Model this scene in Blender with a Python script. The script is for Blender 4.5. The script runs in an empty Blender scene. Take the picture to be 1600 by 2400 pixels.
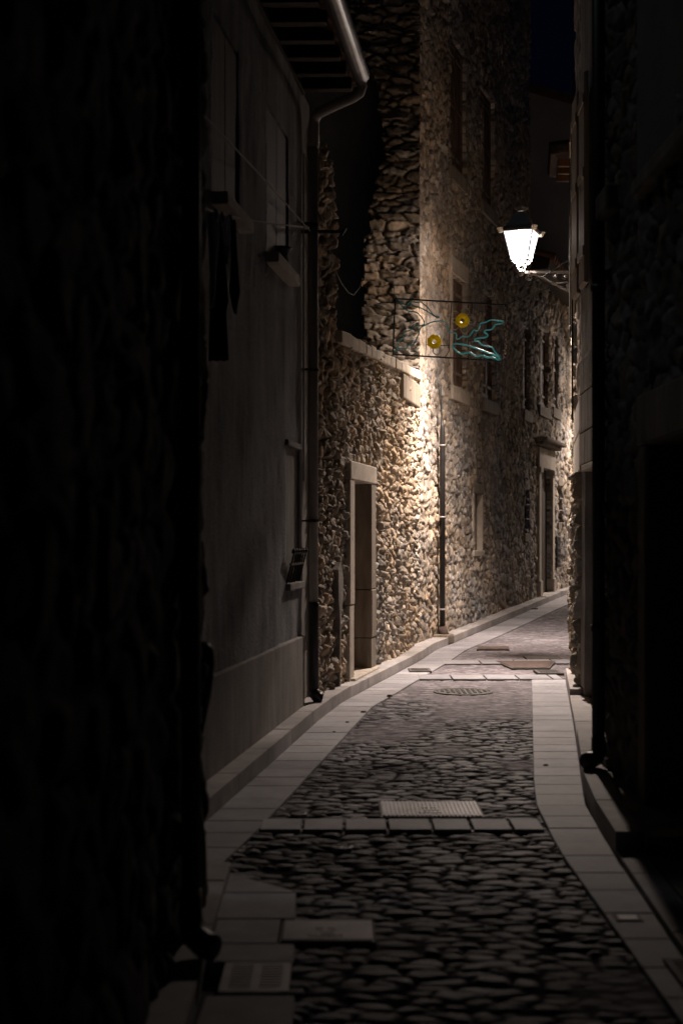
import bpy, bmesh, math, random
import numpy as np
from mathutils import Matrix, Vector

random.seed(7)
S = bpy.context.scene
COL = S.collection

# ------------------------------------------------------------------ camera, world, exposure
F = 3333.3                      # focal length in units of the 2400-high photograph
HZ, CX, EYE = 1260.0, 800.0, 1.6
cam = bpy.data.cameras.new('camera')
cam.sensor_fit = 'VERTICAL'; cam.sensor_height = 36; cam.lens = 50
cam.shift_y = (HZ-1200)/2400.0
cam.clip_start = 0.1; cam.clip_end = 500
cam.dof.use_dof = True; cam.dof.focus_distance = 18.0; cam.dof.aperture_fstop = 2.2
camo = bpy.data.objects.new('camera', cam); COL.objects.link(camo)
camo.location = (0, 0, EYE); camo.rotation_euler = (math.pi/2, 0, 0)
S.camera = camo
w = bpy.data.worlds.new('World'); S.world = w; w.use_nodes = True
bg = w.node_tree.nodes['Background']
bg.inputs['Color'].default_value = (0.10, 0.16, 0.55, 1)
bg.inputs['Strength'].default_value = 0.0040
S.render.engine = 'CYCLES'
S.view_settings.view_transform = 'Standard'; S.view_settings.look = 'None'
S.view_settings.exposure = 0.0; S.view_settings.gamma = 1.0

LAMP_SPOT, LAMP_POINT, LAMP_STREET, LAMP2 = 700.0, 60.0, 2300.0, 4.2
LAMP_FLOOR = 4900.0
LCOL = (1.0, 0.825, 0.71)
sun = bpy.data.lights.new('cool_fill', 'SUN'); sun.energy = 0.085; sun.color = (0.78, 0.88, 1.0); sun.angle = math.radians(6)  # added faint cool fill that lifts the near right wall, no known source
so = bpy.data.objects.new('cool_fill', sun); COL.objects.link(so)
so.rotation_euler = Vector((0.55, -0.02, -1.0)).to_track_quat('-Z', 'Y').to_euler()

# ------------------------------------------------------------------ materials
def nt(name):
    m = bpy.data.materials.new(name); m.use_nodes = True
    return m, m.node_tree, m.node_tree.nodes, m.node_tree.links, m.node_tree.nodes['Principled BSDF']

def mat(name, c1, c2=None, rough=0.85, scale=6.0, metal=0.0, bump=0.25, bscale=None, attr=False,
        streak=False, spec=0.3, dist=0.01, detail=6, gloss=False, speck=False):
    m, t, N, L, P = nt(name)
    tc = N.new('ShaderNodeTexCoord'); mp = N.new('ShaderNodeMapping')
    L.new(tc.outputs['Object'], mp.inputs['Vector'])
    if streak: mp.inputs['Scale'].default_value = (1.6, 1.6, 0.28)
    n = N.new('ShaderNodeTexNoise'); n.inputs['Scale'].default_value = scale
    n.inputs['Detail'].default_value = detail; n.inputs['Roughness'].default_value = 0.62
    L.new(mp.outputs[0], n.inputs['Vector'])
    r = N.new('ShaderNodeValToRGB')
    r.color_ramp.elements[0].position = 0.33; r.color_ramp.elements[1].position = 0.68
    c2 = c2 or tuple(x*0.7 for x in c1)
    r.color_ramp.elements[0].color = (*c2, 1); r.color_ramp.elements[1].color = (*c1, 1)
    L.new(n.outputs[0], r.inputs[0])
    out = r.outputs[0]
    if attr:
        a = N.new('ShaderNodeAttribute'); a.attribute_name = 'Col'
        mx = N.new('ShaderNodeMix'); mx.data_type = 'RGBA'; mx.blend_type = 'MULTIPLY'
        mx.inputs[0].default_value = 1.0
        L.new(a.outputs['Color'], mx.inputs[6]); L.new(out, mx.inputs[7]); out = mx.outputs[2]
        if gloss:
            mr = N.new('ShaderNodeMapRange'); mr.inputs[3].default_value = 1.0; mr.inputs[4].default_value = rough
            L.new(a.outputs['Alpha'], mr.inputs[0]); L.new(mr.outputs[0], P.inputs['Roughness'])
            ms = N.new('ShaderNodeMath'); ms.operation = 'MULTIPLY'; ms.inputs[1].default_value = spec
            L.new(a.outputs['Alpha'], ms.inputs[0]); L.new(ms.outputs[0], P.inputs['Specular IOR Level'])
    if speck:
        n3 = N.new('ShaderNodeTexNoise'); n3.inputs['Scale'].default_value = 170; n3.inputs['Detail'].default_value = 2
        n4 = N.new('ShaderNodeTexNoise'); n4.inputs['Scale'].default_value = 1.7; n4.inputs['Detail'].default_value = 9; n4.inputs['Roughness'].default_value = .7
        L.new(tc.outputs['Object'], n3.inputs['Vector']); L.new(tc.outputs['Object'], n4.inputs['Vector'])
        for nn, lo, hi, va in ((n3, .3, .7, .80), (n4, .40, .56, .78)):
            mr = N.new('ShaderNodeMapRange'); mr.inputs[1].default_value = lo; mr.inputs[2].default_value = hi; mr.inputs[3].default_value = va
            L.new(nn.outputs[0], mr.inputs[0])
            mx = N.new('ShaderNodeMix'); mx.data_type = 'RGBA'; mx.blend_type = 'MULTIPLY'; mx.inputs[0].default_value = 1.0
            L.new(out, mx.inputs[6]); L.new(mr.outputs[0], mx.inputs[7]); out = mx.outputs[2]
    L.new(out, P.inputs['Base Color'])
    P.inputs['Roughness'].default_value = rough; P.inputs['Metallic'].default_value = metal
    P.inputs['Specular IOR Level'].default_value = spec
    if bump:
        n2 = N.new('ShaderNodeTexNoise'); n2.inputs['Scale'].default_value = bscale or scale*7
        n2.inputs['Detail'].default_value = 5; L.new(tc.outputs['Object'], n2.inputs['Vector'])
        b = N.new('ShaderNodeBump'); b.inputs['Strength'].default_value = bump
        b.inputs['Distance'].default_value = dist
        L.new(n2.outputs[0], b.inputs['Height']); L.new(b.outputs[0], P.inputs['Normal'])
    return m

M = {}
M['rubble'] = mat('rubble_stone', (1, 1, 1), (0.62, 0.60, 0.58), 0.9, 9, attr=True, bump=0.5, bscale=60, dist=0.012)
M['cobble'] = mat('cobble_stone', (1, 1, 1), (0.6, 0.6, 0.62), 0.6, 14, attr=True, bump=0.4, bscale=90, spec=0.14, dist=0.005, gloss=True)
M['plaster'] = mat('old_grey_plaster', (0.37, 0.37, 0.39), (0.085, 0.088, 0.098), 0.92, 2.1, bump=0.8, bscale=40, streak=True, dist=0.014, detail=10, speck=True)
M['plinth'] = mat('stained_cement', (0.38, 0.345, 0.315), (0.20, 0.18, 0.165), 0.9, 3.5, speck=True, bump=0.35, bscale=50, streak=True, detail=8)
M['plain_plaster'] = mat('smooth_plaster', (0.20, 0.18, 0.155), (0.13, 0.12, 0.105), 0.9, 1.5, bump=0.25, bscale=30)
M['pale_plaster'] = mat('pale_render', (0.68, 0.64, 0.60), (0.55, 0.52, 0.49), 0.9, 1.0, bump=0.1)
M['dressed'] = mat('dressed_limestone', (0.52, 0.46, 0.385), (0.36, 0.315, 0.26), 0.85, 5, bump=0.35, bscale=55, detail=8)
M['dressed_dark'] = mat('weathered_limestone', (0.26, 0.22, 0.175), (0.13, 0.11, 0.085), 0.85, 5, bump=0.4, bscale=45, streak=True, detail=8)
M['slab'] = mat('granite_slab', (0.39, 0.378, 0.405), (0.31, 0.30, 0.322), 0.72, 5, attr=True, speck=True, bump=0.2, bscale=160, spec=0.35, dist=0.003, detail=9)
M['kerb'] = mat('granite_kerb', (0.50, 0.465, 0.45), (0.38, 0.35, 0.34), 0.78, 5, attr=True, speck=True, bump=0.25, bscale=130, dist=0.004, detail=9)
M['ground'] = mat('earth_mortar', (0.075, 0.066, 0.06), (0.04, 0.036, 0.034), 0.95, 8, bump=0.5, bscale=60)
M['path'] = mat('worn_cement', (0.30, 0.27, 0.24), (0.15, 0.135, 0.12), 0.9, 4, bump=0.4, bscale=40)
M['wood_orange'] = mat('varnished_wood', (0.30, 0.135, 0.06), (0.17, 0.075, 0.035), 0.5, 8, bump=0.2, streak=True)
M['wood_dark'] = mat('dark_wood', (0.055, 0.038, 0.028), (0.025, 0.018, 0.014), 0.65, 8, bump=0.3, streak=True)
M['wood_brown'] = mat('weathered_brown_wood', (0.19, 0.12, 0.085), (0.085, 0.055, 0.042), 0.7, 10, bump=0.35, streak=True)
M['wood_grey'] = mat('weathered_grey_wood', (0.30, 0.25, 0.21), (0.15, 0.12, 0.10), 0.75, 12, bump=0.35, streak=True)
M['shutter_pale'] = mat('pale_painted_wood', (0.50, 0.42, 0.33), (0.38, 0.30, 0.22), 0.6, 6, bump=0.2, streak=True)
M['shutter_grey'] = mat('grey_brown_shutter', (0.17, 0.155, 0.15), (0.11, 0.10, 0.10), 0.7, 6, bump=0.2, streak=True)
M['zinc'] = mat('zinc', (0.20, 0.20, 0.21), (0.13, 0.13, 0.135), 0.42, 7, metal=0.75, bump=0.05)
M['pipe_grey'] = mat('painted_pipe', (0.46, 0.42, 0.38), (0.36, 0.33, 0.30), 0.5, 7, bump=0.05)
M['iron'] = mat('black_iron', (0.022, 0.021, 0.023), (0.012, 0.012, 0.013), 0.45, 12, bump=0.15, spec=0.5)
M['iron_lamp'] = mat('painted_lamp_iron', (0.06, 0.057, 0.054), (0.04, 0.036, 0.034), 0.5, 14, bump=0.15, spec=0.5)
M['steel'] = mat('cover_steel', (0.46, 0.43, 0.44), (0.34, 0.32, 0.325), 0.6, 9, metal=0.15, bump=0.15)
M['rust'] = mat('rusty_cast_iron', (0.13, 0.09, 0.075), (0.07, 0.05, 0.045), 0.8, 9, bump=0.3)
M['cast'] = mat('cast_cover', (0.10, 0.088, 0.08), (0.06, 0.052, 0.048), 0.75, 9, bump=0.3)
M['glass'] = mat('window_glass', (0.02, 0.022, 0.025), (0.012, 0.013, 0.016), 0.12, 3, bump=0, spec=0.5)
M['tile'] = mat('clay_tile', (0.26, 0.13, 0.08), (0.13, 0.07, 0.05), 0.85, 6, bump=0.4)
M['cloth_pale'] = mat('pale_cloth', (0.30, 0.30, 0.35), (0.24, 0.24, 0.28), 0.9, 8, bump=0.2)
M['cloth_dark'] = mat('dark_cloth', (0.022, 0.020, 0.024), (0.014, 0.013, 0.016), 0.95, 8, bump=0.2)
M['cloth_brown'] = mat('brown_cloth', (0.07, 0.055, 0.055), (0.045, 0.036, 0.036), 0.95, 8, bump=0.2)
M['rope'] = mat('white_cord', (0.45, 0.43, 0.40), None, 0.8, 20, bump=0)
M['cable'] = mat('black_cable', (0.03, 0.03, 0.03), None, 0.6, 20, bump=0)
M['green'] = mat('wall_weed_leaf', (0.07, 0.085, 0.025), (0.035, 0.05, 0.015), 0.8, 20, bump=0)
M['teal_plastic'] = mat('teal_plastic', (0.01, 0.07, 0.07), None, 0.5, 6, bump=0)
M['debris'] = mat('dry_leaf', (0.06, 0.04, 0.03), None, 0.9, 10, bump=0)

def trans_mat(name, c, tr=0.5, rough=0.25):
    m, t, N, L, P = nt(name)
    P.inputs['Base Color'].default_value = (*c, 1); P.inputs['Roughness'].default_value = rough
    P.inputs['Specular IOR Level'].default_value = 0.6
    T = N.new('ShaderNodeBsdfTranslucent'); T.inputs['Color'].default_value = (*c, 1)
    mx = N.new('ShaderNodeMixShader'); mx.inputs[0].default_value = tr
    out = N['Material Output']
    L.new(P.outputs[0], mx.inputs[1]); L.new(T.outputs[0], mx.inputs[2]); L.new(mx.outputs[0], out.inputs[0])
    return m
M['rope_teal'] = trans_mat('teal_rope_light', (0.16, 0.50, 0.53), 0.5)
M['bauble'] = trans_mat('yellow_plastic', (0.72, 0.60, 0.04), 0.6)
M['cloth_pale'] = trans_mat('pale_cloth', (0.50, 0.50, 0.58), .6, .9)
M['clear_tube'] = trans_mat('clear_rope_light', (0.42, 0.36, 0.32), 0.4, 0.15)

def pane_mat():
    m, t, N, L, P = nt('glowing_lantern_glass')
    N.remove(P)
    T = N.new('ShaderNodeBsdfTransparent'); T.inputs['Color'].default_value = (0.95, 0.95, 0.95, 1)
    E = N.new('ShaderNodeEmission'); E.inputs['Color'].default_value = (0.95, 0.92, 1.0, 1)
    E.inputs['Strength'].default_value = 1.8
    A = N.new('ShaderNodeAddShader')
    L.new(T.outputs[0], A.inputs[0]); L.new(E.outputs[0], A.inputs[1])
    L.new(A.outputs[0], N['Material Output'].inputs[0])
    return m
M['pane'] = pane_mat()

# ------------------------------------------------------------------ object helpers
def wloc(o):
    v = Vector((0, 0, 0))
    while o is not None:
        v = v + o.location; o = o.parent
    return v

def tag(o, label=None, cat=None, group=None, kind=None):
    if label: o['label'] = label
    if cat: o['category'] = cat
    if group: o['group'] = group
    if kind: o['kind'] = kind
    return o

def thing(name, label, cat, loc, group=None):
    o = bpy.data.objects.new(name, None); COL.objects.link(o)
    o.location = loc; o.empty_display_size = 0.2
    return tag(o, label, cat, group)

def link(name, me, m, parent=None, smooth=False, bevel=0, origin=None):
    me.name = name
    if m is not None: me.materials.append(M[m] if isinstance(m, str) else m)
    if smooth: me.polygons.foreach_set('use_smooth', [True]*len(me.polygons))
    o = bpy.data.objects.new(name, me); COL.objects.link(o)
    if parent is not None:
        me.transform(Matrix.Translation(-wloc(parent))); o.parent = parent
    elif origin is not None:
        me.transform(Matrix.Translation(-Vector(origin))); o.location = origin
    if bevel:
        b = o.modifiers.new('bevel', 'BEVEL'); b.width = bevel; b.segments = 2; b.limit_method = 'ANGLE'
    return o

class MB:
    """collects shapes for ONE mesh"""
    def __init__(s): s.v = []; s.f = []; s.marks = []
    def quadbox(s, c8):
        s.marks.append((len(s.v), len(s.f)))
        b = len(s.v); s.v += [tuple(p) for p in c8]
        for q in ((0, 3, 2, 1), (4, 5, 6, 7), (0, 1, 5, 4), (1, 2, 6, 5), (2, 3, 7, 6), (3, 0, 4, 7)):
            s.f.append(tuple(b+i for i in q))
        return s
    def box(s, x0, x1, y0, y1, z0, z1):
        return s.quadbox([(x0, y0, z0), (x1, y0, z0), (x1, y1, z0), (x0, y1, z0),
                          (x0, y0, z1), (x1, y0, z1), (x1, y1, z1), (x0, y1, z1)])
    def tube(s, pts, r, seg=10, caps=True, closed=False):
        s.marks.append((len(s.v), len(s.f)))
        pts = [Vector(p) for p in pts]; n = len(pts)
        rs = r if isinstance(r, (list, tuple)) else [r]*n
        b = len(s.v); up = Vector((0, 0, 1)); prev = None
        for i, p in enumerate(pts):
            if closed: d = pts[(i+1) % n]-pts[i-1]
            else: d = pts[min(i+1, n-1)]-pts[max(i-1, 0)]
            d.normalize()
            if prev is None:
                a = up if abs(d.z) < 0.9 else Vector((1, 0, 0))
                u = d.cross(a).normalized()
            else:
                u = (prev-d*prev.dot(d))
                u = u.normalized() if u.length > 1e-6 else d.orthogonal().normalized()
            prev = u; v = d.cross(u)
            for k in range(seg):
                t = 2*math.pi*k/seg
                s.v.append(tuple(p+u*(math.cos(t)*rs[i])+v*(math.sin(t)*rs[i])))
        m = n if closed else n-1
        for i in range(m):
            j = (i+1) % n
            for k in range(seg):
                k2 = (k+1) % seg
                s.f.append((b+i*seg+k, b+i*seg+k2, b+j*seg+k2, b+j*seg+k))
        if caps and not closed:
            s.f.append(tuple(b+k for k in range(seg))[::-1])
            s.f.append(tuple(b+(n-1)*seg+k for k in range(seg)))
        return s
    def lathe(s, prof, c, seg=20):
        s.marks.append((len(s.v), len(s.f)))
        b = len(s.v); n = len(prof)
        for (r, z) in prof:
            for k in range(seg):
                t = 2*math.pi*k/seg; s.v.append((c[0]+r*math.cos(t), c[1]+r*math.sin(t), c[2]+z))
        for i in range(n-1):
            for k in range(seg):
                k2 = (k+1) % seg
                s.f.append((b+i*seg+k, b+i*seg+k2, b+(i+1)*seg+k2, b+(i+1)*seg+k))
        s.f.append(tuple(b+k for k in range(seg))[::-1]); s.f.append(tuple(b+(n-1)*seg+k for k in range(seg)))
        return s
    def prism(s, poly, z0, z1, top=None):
        n = len(poly); b = len(s.v); top = top or poly
        s.v += [(x, y, z0) for x, y in poly]+[(x, y, z1) for x, y in top]
        s.f.append(tuple(b+i for i in range(n))[::-1]); s.f.append(tuple(b+n+i for i in range(n)))
        for i in range(n):
            j = (i+1) % n; s.f.append((b+i, b+j, b+n+j, b+n+i))
        return s
    def build_each(s, name, m, parent=None, per=1, **k):
        mk = s.marks[::per]+[(len(s.v), len(s.f))]; out = []
        for (v0, f0), (v1, f1) in zip(mk[:-1], mk[1:]):
            q = MB(); q.v = s.v[v0:v1]; q.f = [tuple(i-v0 for i in f) for f in s.f[f0:f1]]
            out.append(q.build(name, m, parent, **k))
        return out
    def build(s, name, m, parent=None, smooth=False, bevel=0, origin=None):
        me = bpy.data.meshes.new(name); me.from_pydata(s.v, [], s.f); me.update()
        if hasattr(s, 'cols'): return link(name, me, m, parent, smooth, bevel, origin)
        bm = bmesh.new(); bm.from_mesh(me); bmesh.ops.recalc_face_normals(bm, faces=bm.faces); bm.to_mesh(me); bm.free()
        return link(name, me, m, parent, smooth, bevel, origin)

def px(x, y, Y):
    """point at depth Y metres seen at photo position (x, y)"""
    return Vector(((x-CX)/F*Y, Y, EYE-(y-HZ)/F*Y))

class Wall:
    """vertical wall plane: X = x0 + k (Y-y0); s = metres along it, n points to the street"""
    def __init__(s, x0, y0, k, side=1):
        s.x0, s.y0, s.k = x0, y0, k
        L = math.hypot(k, 1); s.d = (k/L, 1/L); s.n = (side/L, -side*k/L); s.L = L
    def Yat(s, p):
        a = (p-CX)/F
        return (s.x0-s.k*s.y0)/(a-s.k)
    def sat(s, p): return (s.Yat(p)-s.y0)*s.L
    def z(s, p, y): return EYE-(y-HZ)/F*s.Yat(p)
    def sY(s, Y): return (Y-s.y0)*s.L
    def P(s, t, z, o=0.0):
        return (s.x0+s.d[0]*t+s.n[0]*o, s.y0+s.d[1]*t+s.n[1]*o, z)
    def box(s, mb, s0, s1, z0, z1, o0, o1):
        c = [s.P(s0, z0, o0), s.P(s1, z0, o0), s.P(s1, z0, o1), s.P(s0, z0, o1),
             s.P(s0, z1, o0), s.P(s1, z1, o0), s.P(s1, z1, o1), s.P(s0, z1, o1)]
        return mb.quadbox(c)

# ------------------------------------------------------------------ numpy noise and stone fields
def vnoise(U, V, seed):
    T = np.random.RandomState(seed).rand(256, 256)
    iu = np.floor(U).astype(int); iv = np.floor(V).astype(int)
    fu = U-iu; fv = V-iv; fu = fu*fu*(3-2*fu); fv = fv*fv*(3-2*fv)
    g = lambda a, b: T[a % 256, b % 256]
    return (g(iu, iv)*(1-fu)+g(iu+1, iv)*fu)*(1-fv)+(g(iu, iv+1)*(1-fu)+g(iu+1, iv+1)*fu)*fv
def fbm(U, V, seed, o=4):
    r = 0; a = 0.5
    for k in range(o): r = r+a*(vnoise(U*2**k, V*2**k, seed+k)-0.5); a *= 0.5
    return r
def sstep(a, b, x):
    t = np.clip((x-a)/(b-a), 0, 1); return t*t*(3-2*t)

def cells(U, V, seed, jit=0.72, bias=0.25, pw=2.0):
    R = np.random.RandomState(seed); T = R.rand(8, 256, 256)
    iu = np.floor(U).astype(int); iv = np.floor(V).astype(int)
    F1 = np.full(U.shape, 9.0); F2 = np.full(U.shape, 9.0)
    A = np.zeros(U.shape, int); B = np.zeros(U.shape, int); DX = np.zeros(U.shape); DY = np.zeros(U.shape)
    for dj in (-2, -1, 0, 1, 2):
        for di in (-2, -1, 0, 1, 2):
            a = (iu+di) % 256; b = (iv+dj) % 256
            cx = iu+di+0.5+(T[0, a, b]-0.5)*jit+0.5*((iv+dj) % 2)-0.25
            cy = iv+dj+0.5+(T[1, a, b]-0.5)*jit
            dx = U-cx; dy = V-cy
            th = (T[6, a, b]-0.5)*1.1; st = 0.8+0.45*T[7, a, b]
            c, s_ = np.cos(th), np.sin(th)
            ex = (dx*c+dy*s_)*st; ey = (-dx*s_+dy*c)/st
            d = (np.sqrt(ex*ex+ey*ey) if pw == 2 else (np.abs(ex)**pw+np.abs(ey)**pw)**(1/pw))-bias*(T[2, a, b]-0.5)
            m1 = d < F1
            F2 = np.where(m1, F1, np.minimum(F2, d))
            A = np.where(m1, a, A); B = np.where(m1, b, B); DX = np.where(m1, dx, DX); DY = np.where(m1, dy, DY)
            F1 = np.where(m1, d, F1)
    r = [T[k][A, B] for k in range(2, 8)]
    return F1, F2, DX, DY, r

def mesh_np(name, V, Q):
    me = bpy.data.meshes.new(name)
    me.vertices.add(len(V)); me.vertices.foreach_set('co', V.astype(np.float32).ravel())
    me.loops.add(Q.size); me.loops.foreach_set('vertex_index', Q.astype(np.int32).ravel())
    me.polygons.add(len(Q)); me.polygons.foreach_set('loop_start', np.arange(0, Q.size, 4, dtype=np.int32))
    me.polygons.foreach_set('use_smooth', np.ones(len(Q), bool))
    me.update(calc_edges=True); return me

def grid_mesh(name, P, Cc, keep, rim=None):
    """P (n,m,3) points, Cc (n,m,3) colours, keep (n-1,m-1) faces; rim = vector: boundary strip swept along it"""
    n, m = P.shape[:2]
    idx = np.arange(n*m).reshape(n, m)
    Q = np.stack([idx[:-1, :-1], idx[1:, :-1], idx[1:, 1:], idx[:-1, 1:]], -1)[keep]
    used = np.zeros(n*m, bool); used[Q.ravel()] = True
    mp = np.cumsum(used)-1; Q = mp[Q]
    if Cc.shape[-1] == 3: Cc = np.concatenate([Cc, np.ones(Cc.shape[:2]+(1,))], -1)
    V = P.reshape(-1, 3)[used]; C = Cc.reshape(-1, 4)[used]
    if rim is not None:
        E = np.concatenate([Q[:, [0, 1]], Q[:, [1, 2]], Q[:, [2, 3]], Q[:, [3, 0]]])
        key = np.sort(E, 1); k = key[:, 0].astype(np.int64)*10**8+key[:, 1]
        u, first, cnt = np.unique(k, return_index=True, return_counts=True)
        Bd = E[first[cnt == 1]]
        bv = np.unique(Bd); lut = np.zeros(len(V), int); lut[bv] = np.arange(len(bv))+len(V)
        V = np.concatenate([V, V[bv]+np.array(rim)]); C = np.concatenate([C, C[bv]])
        Q = np.concatenate([Q, np.stack([Bd[:, 1], Bd[:, 0], lut[Bd[:, 0]], lut[Bd[:, 1]]], -1)])
    me = mesh_np(name, V, Q)
    at = me.color_attributes.new('Col', 'FLOAT_COLOR', 'POINT')
    at.data.foreach_set('color', C.astype(np.float32).ravel())
    return me

def rubble(name, W, s0, s1, z0, z1, parent, res=0.018, sx=0.2, sy=0.13, depth=0.05, seed=1, holes=(), mask=None,
           base=(0.40, 0.345, 0.28), mortar=(0.17, 0.14, 0.11), gap=(0.03, 0.26), rim=0.3, warm=None, zbase=None, flat=0.0, m='rubble', warp=.6, smear=(.08, .55)):
    ns = max(2, int((s1-s0)/res)+1); nz = max(2, int((z1-z0)/res)+1)
    s = np.linspace(s0, s1, ns)[:, None]*np.ones((1, nz)); z = np.linspace(z0, z1, nz)[None, :]*np.ones((ns, 1))
    wu = fbm(s*2.3, z*2.3, seed+11)*0.32; wv = fbm(s*2.3, z*2.3, seed+31)*0.26
    wu *= warp; wv *= warp
    wu += fbm(s*9, z*9, seed+13, 3)*0.07; wv += fbm(s*9, z*9, seed+33, 3)*0.045
    F1, F2, DX, DY, r = cells((s+wu)/sx+50, (z+wv)/sy+50, seed, .8, .42, 2.5)
    e = F2-F1
    b = sstep(gap[0], gap[1], e)
    big = np.where(r[0] > .72, 1.0, .75)
    h = depth*big*(b*(0.45+0.85*r[1])-(1-flat)*0.25*np.clip(F1, 0, 1)**2*b)
    h += depth*b*np.clip((r[2]-0.5)*DX+(r[3]-0.5)*DY, -.25, .25)*1.8
    h += fbm(s*14, z*14, seed+5, 4)*depth*0.5*(.4+.9*b)+np.abs(fbm(s*10, z*13, seed+15, 4))*depth*1.3*b+fbm(s*1.1, z*1.1, seed+6, 3)*0.09
    cb = np.array(base)[None, None]; cm = np.array(mortar)[None, None]
    br = (0.55+0.85*r[4])[..., None]
    hue = np.stack([1+0.14*(r[5]-0.5), np.ones_like(r[5]), 1-0.22*(r[5]-0.5)], -1)
    C = cm+(cb*br*hue-cm)*sstep(0.02, 0.16, e)[..., None]
    mort = sstep(smear[0], smear[0]+.14, fbm(s*1.3, z*1.6, seed+91, 4)+.25*(vnoise(s*30, z*30, seed+92)-.5))[..., None]*smear[1]      # smeared mortar over the stones
    C = C*(1-mort)+cb*.72*mort
    tint = fbm(s*.7, z*.7, seed+93, 3)[..., None]
    patch = (1+0.8*fbm(s*0.9, z*0.9, seed+77, 4))[..., None]*(1+tint*np.array((.35, 0, -.5)))
    C = np.clip(C*patch, 0.01, 0.85)
    P = np.stack([W.x0+W.d[0]*s+W.n[0]*h, W.y0+W.d[1]*s+W.n[1]*h, z], -1)
    sc = 0.5*(s[:-1, :-1]+s[1:, 1:]); zc = 0.5*(z[:-1, :-1]+z[1:, 1:])
    keep = np.ones(sc.shape, bool)
    for (a, bb, c, d) in holes: keep &= ~((sc > a) & (sc < bb) & (zc > c) & (zc < d))
    if mask is not None: keep &= mask(sc, zc)
    me = grid_mesh(name, P, C, keep, (-W.n[0]*rim, -W.n[1]*rim, 0) if rim else None)
    return link(name, me, m, parent)

# ------------------------------------------------------------------ lie of the land
def g(Y):   # street height
    return float(np.interp(Y, [0, 18.5, 21, 24, 31, 34, 60], [0, 0, 0.045, 0.125, 0.32, 0.35, 0.45]))
gv = lambda Y: np.interp(Y, [0, 18.5, 21, 24, 31, 34, 60], [0, 0, 0.045, 0.125, 0.32, 0.35, 0.45])
H1 = Wall(-0.93, 8.0, 0.1266)             # plastered house
W2 = Wall(-0.26, 13.3, 0.2)               # low stone wall
W3 = Wall(1.04, 19.8, 0.314)              # tall stone house and the one beyond
R2 = Wall(2.37, 13.5, 0.138, -1)          # right hand house with the lamp
R1 = Wall(1.72, 9.25, 0.0, -1)            # near right house
N1 = Wall(-0.62, 2.0, 0.0, 1)             # near left house
LkY = [0, 6.84, 6.96, 7.96, 12.43, 13.8, 17.5, 19.8, 22, 29, 40]
LkX = [-.44, -.53, -.885, -.76, -.194, .02, .83, 1.31, 2.0, 4.20, 7.65]
LiY = [0, 4.94, 6.36, 6.66, 6.93, 7.79, 13.3, 17.5, 19.8, 22, 29, 40]
LiX = [-.15, -.157, -.20, -.53, -.582, -.444, .28, 1.21, 1.72, 2.44, 4.68, 8.15]
RiY = [0, 7.2, 8.47, 9.36, 15.9]; RiX = [1.13, 1.10, 1.155, 1.26, 2.12]
RoY = [0, 5.39, 7.1, 8.47, 11.85, 16.3]; RoX = [1.22, 1.29, 1.365, 1.45, 1.94, 2.56]
Lk = lambda Y: np.interp(Y, LkY, LkX)
Li = lambda Y: np.interp(Y, LiY, LiX)
Ri = lambda Y: np.interp(Y, RiY, RiX)
Ro = lambda Y: np.interp(Y, RoY, RoX)

# ------------------------------------------------------------------ ground
ys = [-40, 0, 10, 18.5, 21, 24, 31, 34, 60, 300]
mb = MB(); b = 0
for y in ys:
    mb.v += [(-150, y, g(max(0, y))-0.05), (150, y, g(max(0, y))-0.05)]
for i in range(len(ys)-1): mb.f.append((2*i, 2*i+1, 2*i+3, 2*i+2))
tag(mb.build('ground', 'ground'), kind='structure')

# metal covers set in the street: (x0, x1, Y0, Y1)
covers = {'a': (0.222, 0.816, 8.08, 8.55), 'b': (-0.245, 0.135, 5.58, 5.90)}
def rect_px(xa, xb, ya, yb):
    Ya = 5333.0/(yb-HZ); Yb = 5333.0/(ya-HZ); Ym = (Ya+Yb)/2
    return ((xa-CX)/F*Ym, (xb-CX)/F*Ym, Ya, Yb)
far_covers = []

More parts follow.
